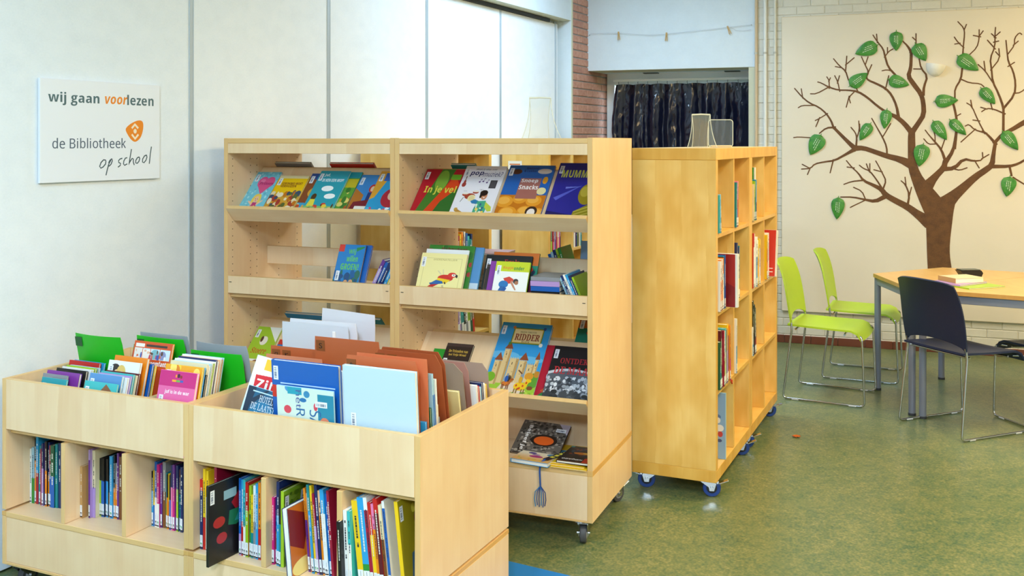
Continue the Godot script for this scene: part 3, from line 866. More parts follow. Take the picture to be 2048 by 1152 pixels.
func barcode(o: Node3D, x: float, y: float, z: float, tall := true) -> void:
	if not M.has("barcode_mesh"):
		var b := MB.new()
		b.prism(PackedVector2Array([Vector2(-0.009, -0.022), Vector2(0.009, -0.022), Vector2(0.009, 0.022), Vector2(-0.009, 0.022)]), 0.0, 0.0003)
		M.barcode_mesh = b.mesh()
	put_mesh(M.barcode_mesh, "barcode_sticker", M.barcode, o, Transform3D(Basis(Vector3(0, 0, 1), 0.0 if tall else PI / 2), Vector3(x, y, z)))

# a book that shows its front: xf puts the lower spine corner of its back cover
func face(xf: Transform3D, w: float, h: float, th: float, spine: String, key: String, label: String, group: String, code := true, called := "picture_book") -> Node3D:
	var o := thing(called, label, "book", xf, group)
	book(o, th, h, w, [[1.0, lin(spine)]], lin(spine))
	if key:
		var b := MB.new()
		b.prism(PackedVector2Array([Vector2(0.0004, 0.0004), Vector2(w - 0.0004, 0.0004), Vector2(w - 0.0004, h - 0.0004), Vector2(0.0004, h - 0.0004)]), th - 0.0002, th + 0.0003)
		put(b, "cover_print", art(key), o)
	if code: barcode(o, 0.016, h - 0.04, th + 0.0004)
	return o

const ORD := ["first", "second", "third", "fourth", "fifth", "sixth", "seventh", "eighth", "ninth", "tenth", "eleventh", "twelfth", "thirteenth", "fourteenth", "fifteenth", "sixteenth", "seventeenth", "eighteenth", "nineteenth", "twentieth"]

# upright books side by side, spines to +z. Each spec: "thick_mm high_mm upper/lower:share,... [s] [dz_mm] [wide_mm]"
func row(fr: Transform3D, x: float, y: float, z: float, specs: Array, place: String, group: String, lean := 0.0, deep := 0.16, limit := 9.0) -> Array:
	var made := []
	var cs := 1.0 / cos(lean)
	for i in specs.size():
		var f: PackedStringArray = specs[i].split("|")
		var th := float(f[0]) / 1000.0
		if x + th * cs > limit: break
		var high := float(f[1]) / 1000.0
		var cols := f[2].split(",")
		var bands := []
		if cols.size() == 1:
			bands = [[1.0, lin(cols[0])]]
		else:
			var share := float(f[3]) / 100.0
			bands = [[share, lin(cols[1])], [1.0, lin(cols[0])]]
			if cols.size() > 2:
				bands = [[share, lin(cols[1])], [0.9, lin(cols[0])], [1.0, lin(cols[2])]]
		var dz := float(f[5]) / 1000.0 if f.size() > 5 else (rnd() - 0.5) * 0.008
		var named: String = cols[0] if cols.size() == 1 or cols[0] == cols[1] else cols[0] + " and " + cols[1]
		var label := "%s book, %s from left in %s" % [named, ORD[i], place]
		var xf := fr * Transform3D(Basis(Vector3(0, 0, 1), lean) * Basis(Vector3.UP, PI / 2), Vector3(x, y + 0.0004, z + dz))
		var o := thing("book", label, "book", xf, group)
		var wide := deep * (0.86 + 0.14 * rnd())
		if f.size() > 6: wide = float(f[6]) / 1000.0
		book(o, th, high, wide, bands, lin(cols[0]), f.size() > 4 and f[4] == "s")
		if th >= 0.0075:
			var tb := MB.new()
			var yy := high * (0.34 + 0.12 * rnd())
			var w2 := th * (0.10 + 0.08 * rnd())
			while yy < high * 0.86:
				var ln := 0.002 + 0.007 * rnd()
				tb.quad(Vector3(-0.0006, yy, th * 0.5 - w2), Vector3(-0.0006, yy, th * 0.5 + w2), Vector3(-0.0006, yy + ln, th * 0.5 + w2), Vector3(-0.0006, yy + ln, th * 0.5 - w2))
				yy += ln + 0.0015
				if rnd() > 0.9: yy += 0.012
			stuff(put(tb, "spine_lettering", mat("2a2a34" if lin(cols[0]).get_luminance() > 0.35 else "e6e2d6", 0.5), o))
		made.append(o)
		x += (th + 0.0006) * cs
	return made

# ---------------------------------------------------------------- the room
func _slab(called: String, pts: Array, y0: float, y1: float, m: Material) -> Node:
	var poly := PackedVector2Array()
	for p in pts: poly.append(Vector2(p.x, -p.z))
	var b := MB.new()
	b.prism(poly, y0, y1)
	return structure(put(b, called, m, self, Transform3D(Basis(Vector3.RIGHT, -PI / 2), Vector3.ZERO)))

func _room() -> void:
	# corners on the floor plan
	var lw := func(s: float, out: float) -> Vector3: return F_LEFT * Vector3(s, 0, out)
	var bw := func(x: float, out: float) -> Vector3: return F_BACK * Vector3(x, 0, out)
	var a: Vector3 = lw.call(-6.0, -0.25)
	var b2: Vector3 = lw.call(9.6, -0.25)
	var c2: Vector3 = bw.call(6.2, -0.3) + F_BACK.basis * Vector3(0, 0, -0.6)
	var d2: Vector3 = c2 + F_LEFT.basis * Vector3(-15.5, 0, 0)
	_slab("floor", [a, b2, c2, d2], -0.12, 0.0, M.lino)
	_slab("ceiling", [a, b2, c2, d2], 3.2, 3.35, M.plaster)

	# left: folding partition of white panels between aluminium profiles
	var wl := structure(node("wall_left", F_LEFT))
	board(wl, "backing", Vector3(1.8, 1.6, -0.13), Vector3(15.8, 3.2, 0.14), M.plaster, false, 0.0)
	var seam := 3.464 - 1.028 * 9
	for k in 13:
		board(wl, "panel", Vector3(seam + 0.514, 1.285, -0.03), Vector3(1.0265, 2.55, 0.06), M.panel_white, false, 0.002)
		var b := MB.new()
		b.box(Vector3(-0.0095, 0, 0.001), Vector3(0.009, 2.55, 0.006), 0.001)
		b.box(Vector3(0.003, 0, 0.0005), Vector3(0.015, 2.55, 0.004), 0.001)
		b.box(Vector3(0.0125, 0, 0.001), Vector3(0.004, 2.55, 0.006), 0.001)
		put(b, "seam_profile", mat("b4c0ca", 0.4, 0.3), wl, at(seam, 1.285, 0.0))
		seam += 1.028
	var last := MB.new()
	last.box(Vector3(0, 0, 0), Vector3(0.02, 2.55, 0.012), 0.001)
	put(last, "seam_profile", mat("b4c0ca", 0.4, 0.3), wl, at(7.527, 1.285, 0.002))
	# header above the partition with its dark track, and the jamb at its end
	var hd := structure(node("trim_1", F_LEFT))
	board(hd, "header", Vector3(0.755, 2.89, 0.02), Vector3(13.8, 0.60, 0.16), M.plaster, false, 0.002)
	board(hd, "track", Vector3(0.6, 2.574, -0.002), Vector3(13.6, 0.026, 0.03), mat("22262b", 0.5), false, 0.0)
	board(hd, "jamb", Vector3(7.640, 1.6, 0.025), Vector3(0.03, 3.2, 0.158), M.plaster, false, 0.002)
	# brick pier running on into the window niche
	var pier := structure(node("wall_pier", F_LEFT))
	board(pier, "mortar_core", Vector3(8.47, 1.6, -0.024), Vector3(1.63, 3.2, 0.24), mat("8e8a86", 0.9), false, 0.0)
	var meshes := []
	for k in 6:
		var b := MB.new()
		var g := 0.84 + 0.07 * k
		b.c = Color(g, g * (0.97 + 0.02 * (k % 3)), g)
		b.uo = Vector2(rnd(), rnd())
		b.box(Vector3.ZERO, Vector3(0.205, 0.054, 0.05), 0.003)
		meshes.append(b.mesh())
	for r in 51:
		for k in 8:
			var x := 7.658 + 0.1025 + k * 0.216 - (0.108 if r % 2 else 0.0)
			if x < 7.74 or x > 9.2 or r < 19: continue
			put_mesh(meshes[int(rnd() * 5.99)], "brick", M.brick, pier, at(x, 0.04 + r * 0.0635, 0.076 + rnd() * 0.002))
		if r >= 19:
			var q := MB.new()
			q.uo = Vector2(rnd(), rnd())
			q.box(Vector3.ZERO, Vector3(0.097, 0.054, 0.05), 0.003)
			if r % 2 == 1: put(q, "brick", M.brick, pier, at(7.7065, 0.04 + r * 0.0635, 0.076))

	# back wall: bulkhead over the niche, window in the niche, painted brick, panel with the mural
	var wb := structure(node("wall_back", F_BACK))
	board(wb, "bulkhead", Vector3(-0.7315, 2.70, -0.14), Vector3(1.477, 1.00, 0.28), M.plaster, false, 0.002)
	board(wb, "niche_soffit", Vector3(-0.735, 2.24, -0.40), Vector3(1.47, 0.08, 0.26), M.plaster, false, 0.001)
	board(wb, "niche_cheek", Vector3(-0.022, 1.0995, -0.14), Vector3(0.058, 2.199, 0.28), M.plaster, false, 0.002)
	board(wb, "niche_cheek", Vector3(-0.02, 1.10, -0.40), Vector3(0.05, 2.2, 0.24), M.plaster, false, 0.001)
	board(wb, "parapet", Vector3(-0.74, 0.45, -0.47), Vector3(1.5, 0.9, 0.10), M.plaster, false, 0.002)
	board(wb, "core", Vector3(3.20, 1.6, -0.122), Vector3(6.4, 3.2, 0.24), mat("dcd8cc", 0.85), false, 0.0)
	board(wb, "outer_wall", Vector3(3.0, 1.6, -0.66), Vector3(6.0, 3.2, 0.2), M.plaster, false, 0.0)
	board(wb, "outer_wall", Vector3(-0.9, 2.74, -0.62), Vector3(2.4, 0.92, 0.14), M.plaster, false, 0.0)
	var wm := []
	for k in 4:
		var b := MB.new()
		var g := 0.93 + 0.025 * k
		b.c = Color(g, g, g)
		b.box(Vector3.ZERO, Vector3(0.209, 0.0605, 0.03), 0.004)
		wm.append(b.mesh())
	for r in 51:
		var y := 0.035 + r * 0.0635
		for k in 20:
			var x := 0.115 + k * 0.211 + (0.105 if r % 2 else 0.0)
			if x > 2.4 or (k > 0 and y > 0.30 and y < 2.55): continue
			if y > 2.90: continue
			put_mesh(wm[int(rnd() * 3.99)], "brick", M.white_brick, wb, at(x, y, -0.012 + rnd() * 0.002))
	var pn := structure(node("wall_panel", F_BACK))
	board(pn, "board", Vector3(1.82, 1.422, 0.012), Vector3(3.22, 2.336, 0.032), M.cream_panel, false, 0.003)
	for k in 2: board(pn, "batten", Vector3(1.82, 0.5 + k * 1.9, -0.001), Vector3(3.0, 0.06, 0.006), mat("b7a98c", 0.7))
	# skirting tiles
	var sk := structure(node("baseboard_back", F_BACK))
	for k in 16:
		var g := 0.92 + rnd() * 0.12
		board(sk, "tile", Vector3(0.13 + k * 0.202, 0.03, 0.009), Vector3(0.199, 0.06, 0.018), mat("6e3b28", 0.45), true, 0.002, Color(g, g, g))
	# pipes in the corner
	for q in [[0.012, 0.011, "thin cream pipe against the niche corner", "cdb594"], [0.083, 0.013, "white pipe running up the painted brick", "e4e3dc"], [0.160, 0.010, "slim white pipe beside the mural panel", "dcd8ca"]]:
		var o := thing("wall_pipe", q[2], "pipe", F_BACK * at(q[0], 0, 0.028), "pipes in the corner by the mural")
		var b := MB.new()
		b.tube([Vector3(0, 0.0, 0), Vector3(0, 1.6, 0), Vector3(0, 3.19, 0)], q[1], 12)
		put(b, "pipe", mat(q[3], 0.5), o)
		for y in [0.6, 1.5, 2.3]:
			var c := MB.new()
			c.tube([Vector3(0, y, 0), Vector3(0, y + 0.016, 0)], q[1] + 0.003, 12)
			c.box(Vector3(0, y + 0.008, -0.018), Vector3(0.012, 0.014, 0.02), 0.001)
			put(c, "bracket", mat("bdb8aa", 0.5), o)

	# window in the niche
	var wn := structure(node("window_1", F_BACK))
	for q in [[Vector3(-1.300, 1.50, -0.46), Vector3(0.07, 1.3, 0.08)], [Vector3(-0.08, 1.50, -0.46), Vector3(0.07, 1.3, 0.08)], [Vector3(-0.69, 2.19, -0.46), Vector3(1.29, 0.18, 0.08)], [Vector3(-0.69, 0.94, -0.46), Vector3(1.29, 0.08, 0.08)], [Vector3(-0.69, 1.5, -0.46), Vector3(0.05, 1.2, 0.06)]]:
		board(wn, "frame", q[0], q[1], mat("e9eae6", 0.45), false, 0.004)
	for x in [-0.99, -0.39]:
		board(wn, "pane", Vector3(x, 1.54, -0.46), Vector3(0.55, 1.12, 0.006), M.glass, false, 0.0)
	# garden outside: only a lawn and a hedge far off, glimpsed beside the curtain
	var lawn := MB.new()
	lawn.box(Vector3(0, -0.06, 0), Vector3(14, 0.1, 9), 0.0)
	stuff(tag(put(lawn, "lawn", mat("5e7a3e", 0.9), self, F_BACK * at(-2.0, 0, -5.4)), "green lawn outside behind the curtained window", "lawn"))

	# remaining walls, outside the frame
	var wr := structure(node("wall_right", Transform3D()))
	var e0: Vector3 = c2; var e1: Vector3 = d2
	for pr in [["wall_right", c2, d2], ["wall_rear", d2, a]]:
		var p: Vector3 = pr[1]; var q: Vector3 = pr[2]
		var mid := (p + q) * 0.5
		var dir := (q - p).normalized()
		var o: Node3D = wr if pr[0] == "wall_right" else structure(node("wall_rear", Transform3D()))
		o.transform = Transform3D(Basis(dir, Vector3.UP, dir.cross(Vector3.UP)), mid)
		board(o, "wall_slab", Vector3(0, 1.6, 0), Vector3(p.distance_to(q) + 0.3, 3.2, 0.2), M.plaster, false, 0.0)
	var far := structure(node("wall_niche", F_LEFT))
	board(far, "wall_slab", Vector3(9.45, 1.6, -0.1), Vector3(0.5, 3.2, 0.3), M.plaster, false, 0.0)


# ---------------------------------------------------------------- furniture parts
func caster(called: String, label: String, xf: Transform3D, r: float, wheel: Material, hub: Material, tall: float, parent: Node) -> void:
	var o := node(called, xf, parent)
	var w := MB.new()
	var turn := Basis(Vector3(0, 0, 1), PI / 2)
	w.xf = Transform3D(turn, Vector3(0, r, 0))
	w.lathe([Vector2(0.012, -0.014), Vector2(r * 0.72, -0.013), Vector2(r * 0.94, -0.013), Vector2(r, -0.008), Vector2(r, 0.008), Vector2(r * 0.94, 0.013), Vector2(r * 0.72, 0.013), Vector2(0.012, 0.014)], 28)
	put(w, "wheel", wheel, o)
	var h := MB.new()
	h.xf = Transform3D(turn, Vector3(0, r, 0))
	h.lathe([Vector2(0.0, -0.0165), Vector2(r * 0.5, -0.0145), Vector2(r * 0.62, -0.013), Vector2(r * 0.62, 0.013), Vector2(r * 0.5, 0.0145), Vector2(0.0, 0.0165)], 20)
	put(h, "hub", hub, o)
	var f := MB.new()
	for s in [-1.0, 1.0]:
		var poly := PackedVector2Array([Vector2(-0.010, r - 0.012), Vector2(0.010, r - 0.012), Vector2(0.013, r + 0.004), Vector2(0.048, tall - 0.012), Vector2(0.048, tall - 0.004), Vector2(-0.012, tall - 0.004), Vector2(-0.02, tall - 0.02)])
		f.xf = Transform3D(Basis(Vector3.UP, -PI / 2), Vector3(0.0185 * s + 0.00125, 0, 0))
		f.prism(poly, 0.0, 0.0025)
	f.xf = Transform3D()
	f.box(Vector3(0, tall - 0.006, 0.018), Vector3(0.044, 0.004, 0.066), 0.001)
	f.box(Vector3(0, tall - 0.002, 0.018), Vector3(0.058, 0.004, 0.058), 0.001)
	f.xf = Transform3D(turn, Vector3(0, r, 0))
	f.lathe([Vector2(0.0, -0.026), Vector2(0.008, -0.026), Vector2(0.008, 0.026), Vector2(0.0, 0.026)], 10)
	f.xf = Transform3D()
	put(f, "fork", M.steel, o)
	var p := MB.new()
	p.xf = Transform3D(Basis(Vector3.RIGHT, 0.35), Vector3(0, r + 0.028, -0.052))
	p.box(Vector3(0, 0, 0), Vector3(0.030, 0.005, 0.046), 0.0015)
	p.box(Vector3(0, 0.006, 0.026), Vector3(0.034, 0.012, 0.012), 0.002)
	put(p, "brake_pedal", M.steel, o)

func pinholes(parent: Node, x: float, zs: Array, y0: float, y1: float, face_dir: float) -> void:
	var b := MB.new()
	for z in zs:
		var y := y0
		while y < y1:
			for k in 6:
				var a := TAU * k / 6; var d := TAU * (k + 1) / 6
				b.tri(Vector3(x, y, z), Vector3(x, y + 0.003 * sin(a), z - face_dir * 0.003 * cos(a)), Vector3(x, y + 0.003 * sin(d), z - face_dir * 0.003 * cos(d)))
			y += 0.032
	stuff(put(b, "pin_hole", mat("5a4326", 0.9), parent))

# ---------------------------------------------------------------- the low book bin (two units)
func _bin() -> void:
	var labels := ["low maple book bin unit against the white partition, green dividers in its tray", "low maple book bin unit with the plain end panel nearest the viewer"]
	for u in 2:
		var o := thing("book_bin", labels[u], "book bin", F_BIN * at(0.862 * u, 0, 0), "low maple book bins")
		var W := 0.862
		var D := 0.606
		for x in [0.010, W - 0.010]:
			board(o, "side_panel", Vector3(x, 0.5155, -D * 0.5), Vector3(0.0195, 0.469, D), M.wood)
			board(o, "plinth_side", Vector3(x, 0.1715, -D * 0.5), Vector3(0.0195, 0.173, D), M.wood)
			board(o, "rail", Vector3(x, 0.2665, -D * 0.5), Vector3(0.0205, 0.015, D + 0.001), M.wood, false, 0.001, Color(0.92, 0.82, 0.60))
		board(o, "tray_front", Vector3(W * 0.5, 0.660, -0.009), Vector3(W - 0.04, 0.180, 0.018), M.wood)
		board(o, "tray_back", Vector3(W * 0.5, 0.660, -D + 0.009), Vector3(W - 0.04, 0.180, 0.018), M.wood)
		board(o, "tray_floor", Vector3(W * 0.5, 0.562, -D * 0.5), Vector3(W - 0.04, 0.018, D - 0.038), M.wood, true)
		board(o, "shelf", Vector3(W * 0.5, 0.265, -D * 0.5), Vector3(W - 0.04, 0.018, D), M.wood, true)
		board(o, "back_panel", Vector3(W * 0.5, 0.4135, -0.303), Vector3(W - 0.04, 0.279, 0.016), M.wood)
		board(o, "plinth_front", Vector3(W * 0.5, 0.1755, -0.010), Vector3(W - 0.04, 0.160, 0.016), M.wood)
		board(o, "plinth_front", Vector3(W * 0.5, 0.1755, -D + 0.010), Vector3(W - 0.04, 0.160, 0.016), M.wood)
		board(o, "bottom_panel", Vector3(W * 0.5, 0.090, -D * 0.5), Vector3(W - 0.04, 0.010, D), M.wood)
		for x in [0.300, 0.582]:
			for z in [-0.1475, -0.4585]:
				board(o, "divider", Vector3(x, 0.4135, z), Vector3(0.019, 0.278, 0.293), M.wood)
			if u == 0: board(o, "tray_divider", Vector3(x + 0.006, 0.645, -D * 0.5), Vector3(0.016, 0.147, D - 0.04), M.wood)
		for x in [0.06, W - 0.06]:
			for z in [-0.06, -D + 0.06]:
				caster("caster", "", at(x, 0, z), 0.036, mat("3a3b40", 0.6), mat("9a9ca4", 0.4), 0.085, o)

# ---------------------------------------------------------------- tall shelves
func _tall_shelves() -> void:
	var labels := ["tall double-sided maple bookcase nearest the white partition", "tall double-sided maple bookcase with the plain lit end panel"]
	for u in 2:
		var W := 0.8743
		var D := 0.6056
		var o := thing("bookcase", labels[u], "bookcase", F_SHELF * at(W * u, 0, 0), "tall maple bookcases")
		for x in [0.011, W - 0.011]:
			board(o, "side_panel", Vector3(x, 0.960, -D * 0.5), Vector3(0.0215, 1.310, D), M.wood)
			board(o, "plinth_side", Vector3(x, 0.1915, -D * 0.5), Vector3(0.0215, 0.183, D), M.wood)
			board(o, "rail", Vector3(x, 0.294, -D * 0.5), Vector3(0.0225, 0.022, D + 0.001), M.wood, false, 0.001, Color(0.92, 0.82, 0.60))
		pinholes(o, 0.0221, [-0.035, -0.17, -0.22, -0.40, -0.56], 0.40, 1.55, 1.0)
		board(o, "top_panel", Vector3(W * 0.5, 1.603, -D * 0.5), Vector3(W - 0.043, 0.020, D), M.wood, true)
		for z in [-0.010, -D + 0.010]:
			board(o, "top_rail", Vector3(W * 0.5, 1.5695, z), Vector3(W - 0.043, 0.046, 0.018), M.wood)
			board(o, "plinth_front", Vector3(W * 0.5, 0.195, z), Vector3(W - 0.043, 0.176, 0.018), M.wood)
		board(o, "bottom_shelf", Vector3(W * 0.5, 0.294, -D * 0.5), Vector3(W - 0.043, 0.022, D), M.wood, true)
		board(o, "bottom_panel", Vector3(W * 0.5, 0.103, -D * 0.5), Vector3(W - 0.043, 0.008, D), M.wood)
		board(o, "divider_panel", Vector3(W * 0.5, 0.415, -0.3028), Vector3(W - 0.043, 0.22, 0.016), M.wood)
		# sloping display shelves, one on each side, at two heights
		for y in [1.256, 0.530]:
			for back in 2:
				var sl := node("display_shelf", Transform3D(Basis(Vector3.UP, PI * back), Vector3(W * back, y, -D * back)), o)
				var tilt := Transform3D(Basis(Vector3.RIGHT, -LEAN), Vector3(W * 0.5, 0, -0.050))
				var b := MB.new()
				b.edge = M.edge_tint
				b.uo = Vector2(rnd(), rnd())
				b.xf = tilt
				b.box(Vector3(0, 0.155, -0.008), Vector3(W - 0.044, 0.318, 0.016), 0.001)
				put(b, "display_board", M.wood, sl)
				var l := MB.new()
				l.edge = M.edge_tint
				l.uo = Vector2(rnd(), rnd())
				l.xf = tilt
				l.box(Vector3(0, -0.009, 0.034), Vector3(W - 0.044, 0.018, 0.086), 0.001)
				put(l, "lip", M.wood, sl)
		# flat shelf with its lip and the rail along the middle
		board(o, "flat_shelf", Vector3(W * 0.5, 0.9025, -D * 0.5), Vector3(W - 0.044, 0.018, D - 0.036), M.wood, true)
		board(o, "shelf_lip", Vector3(W * 0.5, 0.9515, -0.009), Vector3(W - 0.044, 0.079, 0.017), M.wood)
		board(o, "middle_rail", Vector3(W * 0.5, 1.056, -0.310), Vector3(W - 0.044, 0.086, 0.014), M.wood)
		var scr := MB.new()
		for x in [0.036, W - 0.036]: scr.box(Vector3(x, 0.963, 0.0002), Vector3(0.012, 0.003, 0.0012), 0.0)
		put(scr, "cam_screw", mat("5a4a34", 0.5), o)
		for x in [0.055, W - 0.055]:
			for z in [-0.055, -D + 0.055]:
				caster("caster", "", Transform3D(Basis(Vector3.UP, 0.25 if z > -0.3 else -0.4), Vector3(x, 0, z)), 0.0385, mat("4c4d52", 0.55), mat("a5a7ae", 0.35), 0.0985, o)

const LEAN := 0.785

# ---------------------------------------------------------------- cube shelving on blue casters
# own axes: x along the length, open front towards +z, standing on its casters or on the floor
func cube_case(o: Node3D, L: float, D: float, y0: float, y1: float, cols: Array, casters: bool) -> void:
	var H := y1 - y0
	board(o, "top_panel", Vector3(L * 0.5, y1 - 0.0265, -D * 0.5), Vector3(L, 0.053, D), M.birch, false, 0.0015)
	board(o, "bottom_panel", Vector3(L * 0.5, y0 + 0.0265, -D * 0.5), Vector3(L, 0.053, D), M.birch, false, 0.0015)
	for x in [0.018, L - 0.018]:
		board(o, "side_panel", Vector3(x, (y0 + y1) * 0.5, -D * 0.5), Vector3(0.036, H - 0.1065, D - 0.0005), M.birch, false, 0.0012)
	var pitch := (H - 0.086) / 4.0
	for k in 3:
		board(o, "shelf", Vector3(L * 0.5, y0 + 0.043 + pitch * (k + 1), -D * 0.5), Vector3(L - 0.0725, 0.020, D - 0.004), M.birch, true)
	for c in cols:
		for k in 4:
			var lo: float = y0 + 0.053 if k == 0 else y0 + 0.053 + k * pitch
			var hi: float = y1 - 0.053 if k == 3 else y0 + 0.033 + (k + 1) * pitch
			board(o, "divider", Vector3(c, (lo + hi) * 0.5, -D * 0.5), Vector3(0.018, hi - lo - 0.0005, D - 0.006), M.birch)
	if casters:
		for x in [0.065, L - 0.065]:
			for z in [-0.035, -D + 0.05]:
				caster("caster", "", Transform3D(Basis(Vector3.UP, PI + 0.25 if z > -0.2 else 0.3), Vector3(x, 0, z)), 0.0405, mat("1c3f8e", 0.4), mat("20242c", 0.4), y0 - 0.0005, o)

func _cube_shelves() -> void:
	var labels := ["birch cube shelving unit on blue casters, its blank end panel facing the viewer", "birch cube shelving unit on blue casters standing nearer the green chairs"]
	for u in 2:
		var o := thing("cube_shelf", labels[u], "bookcase", F_CUBE * at(0.7925 * u, 0, 0), "birch cube shelves on casters")
		cube_case(o, 0.792, 0.389, 0.081, 1.570, [0.392], true)

func _wall_cases() -> void:
	var o := thing("cube_shelf", "yellow birch shelf against the white partition behind the tall bookcases, books leaning inside", "bookcase", F_LEFT * at(4.75, 0, 0.40), "birch shelves along the partition")
	cube_case(o, 0.90, 0.37, 0.004, 1.585, [0.45], false)
	var p := thing("cube_shelf", "yellow birch shelf beside the brick pier with a notice on its end", "bookcase", F_LEFT * at(6.52, 0, 0.40), "birch shelves along the partition")
	cube_case(p, 0.90, 0.37, 0.004, 1.585, [0.45], false)
	var g := "books on the shelves behind the tall bookcases"
	var fr := F_LEFT * at(0, 0, 0.40)
	row(fr, 5.24, 0.8050, -0.012, ["22|230|crimson,purple|40", "16|240|yellow,brown|50", "20|250|orange,tan|30", "18|235|brown|0", "14|250|white,pale blue|40", "20|240|blue|0", "26|220|turquoise,teal|50", "22|200|teal|0", "18|230|navy|0"], "the third shelf behind the tall bookcase", g, 0.0, 0.2)
	row(fr, 5.24, 1.1787, -0.012, ["30|200|navy,black|30", "24|180|orange,tan|30", "28|190|navy|0", "22|170|olive,yellow|30", "18|200|brown|0"], "the top shelf behind the tall bookcase", g, -0.25, 0.2)
	row(fr, 5.24, 0.4312, -0.012, ["30|220|lilac,white|35", "24|210|white,lilac|35", "26|230|turquoise,white|35", "22|225|black,white|30", "26|220|white,grey|35", "28|225|lime,white|35", "30|215|dark green|0", "26|220|brown,red|40"], "the second shelf behind the tall bookcase", g, 0.12, 0.2)
	row(fr, 5.24, 0.0575, -0.012, ["30|250|dark green|0", "24|260|red,maroon|35", "26|270|maroon|0", "22|255|crimson|0", "26|260|black|0"], "the lowest shelf behind the tall bookcase", g, 0.0, 0.2)
	var g2 := "books on the shelf by the brick pier"
	row(fr, 6.58, 0.8050, -0.012, ["22|230|dark green,lime|35", "18|240|red|0", "16|245|crimson,pink|30", "20|250|navy,grey|45", "22|240|purple|0", "16|235|orange,red|45", "22|250|white,peach|40", "18|230|magenta|0", "24|245|brown,black|40"], "the third shelf beside the brick pier", g2, 0.0, 0.2)
	row(fr, 6.985, 0.8050, -0.012, ["20|235|pink,white|40", "22|240|grey,white|45", "18|225|crimson|0", "24|250|navy|0", "20|230|olive|0", "22|245|red,maroon|50", "18|235|white|0", "26|240|teal|0"], "the far cube beside the brick pier", g2, 0.0, 0.2)
	row(fr, 6.60, 0.4312, -0.012, ["28|240|orange,white|35", "24|250|teal,white|30", "26|235|black|0", "22|245|red|0"], "the second shelf beside the brick pier", g2, 0.0, 0.2)
	var n := face(F_LEFT * Transform3D(Basis(Vector3.UP, -PI / 2), Vector3(6.5185, 1.335, 0.08)), 0.11, 0.125, 0.0008, "cream", "notice", "cream notice sheet with an orange heading on the birch shelf end", "", false, "notice_sheet")
	n.set_meta("category", "notice")


# ---------------------------------------------------------------- table and chairs
func _bend(pts: Array, r: float) -> Array:
	var out := [pts[0]]
	for i in range(1, pts.size() - 1):
		var a: Vector3 = (pts[i - 1] - pts[i]); var b: Vector3 = (pts[i + 1] - pts[i])
		var ra := minf(r, minf(a.length(), b.length()) * 0.45)
		var p: Vector3 = pts[i] + a.normalized() * ra; var q: Vector3 = pts[i] + b.normalized() * ra
		for k in 6:
			var t := k / 5.0
			out.append(p.lerp(pts[i], t).lerp((pts[i] as Vector3).lerp(q, t), t))
	out.append(pts[-1])
	return out

# chair faces +z, floor at y = 0
func chair(label: String, xf: Transform3D, plastic: Material, group: String) -> Node3D:
	var o := thing("sled_chair", label, "chair", xf, group)
	var seat := []
	for i in 13:
		var t := i / 12.0
		var z := 0.235 - 0.455 * t
		var drop := 0.055 * pow(clampf((z - 0.165) / 0.07, 0.0, 1.0), 1.6)
		var r := []
		for j in 13:
			var u := j / 6.0 - 1.0
			var hw := 0.222 - 0.012 * t
			r.append(Vector3(hw * u, 0.452 - 0.014 * (1.0 - u * u) * sin(PI * clampf(t, 0, 1)) - drop + 0.010 * t * t, z - (0.012 * u * u if i == 0 else 0.0)))
		seat.append(r)
	var s := MB.new()
	s.shell(seat, 0.011)
	put(s, "seat", plastic, o)
	var back := []
	for i in 17:
		var t := i / 16.0
		var r := []
		for j in 17:
			var u := j / 8.0 - 1.0
			var y0 := 0.468 + 0.052 * pow(1.0 - u * u, 0.55)
			var y1 := 0.838 + 0.012 * (1.0 - u * u) - 0.012 * pow(absf(u), 8.0)
			var y := lerpf(y0, y1, t)
			var k := (y - 0.468) / 0.37
			var hw := 0.214 + 0.012 * sin(PI * clampf(k * 0.9, 0, 1)) - 0.022 * k * k
			r.append(Vector3(hw * u, y, -0.196 - 0.018 * sin(k * PI) - 0.085 * k * k * k - 0.035 * (1.0 - u * u) * (0.4 + 0.6 * k)))
		back.append(r)
	var b := MB.new()
	b.shell(back, 0.010)
	put(b, "backrest", plastic, o)
	for sd in [-1.0, 1.0]:
		var x: float = 0.222 * sd
		var f := MB.new()
		f.tube(_bend([Vector3(x - 0.05 * sd, 0.418, 0.19), Vector3(x, 0.424, 0.224), Vector3(x, 0.008, 0.240), Vector3(x * 1.01, 0.008, -0.245), Vector3(x * 0.955, 0.440, -0.192), Vector3(x * 0.93, 0.492, -0.200)], 0.028), 0.0068, 12)
		put(f, "sled_frame", M.steel, o)
		for z in [0.17, -0.17]:
			var g := MB.new()
			g.box(Vector3(x, 0.006, z), Vector3(0.019, 0.010, 0.045), 0.003)
			put(g, "glide", mat("c8ccd0", 0.4), o)
	var st := MB.new()
	st.tube(_bend([Vector3(-0.20, 0.424, 0.12), Vector3(-0.10, 0.421, 0.11), Vector3(0.10, 0.421, 0.11), Vector3(0.20, 0.424, 0.12)], 0.02), 0.006, 10)
	st.tube([Vector3(-0.21, 0.438, -0.17), Vector3(0.21, 0.438, -0.17)], 0.006, 10)
	put(st, "seat_support", M.steel, o)
	return o

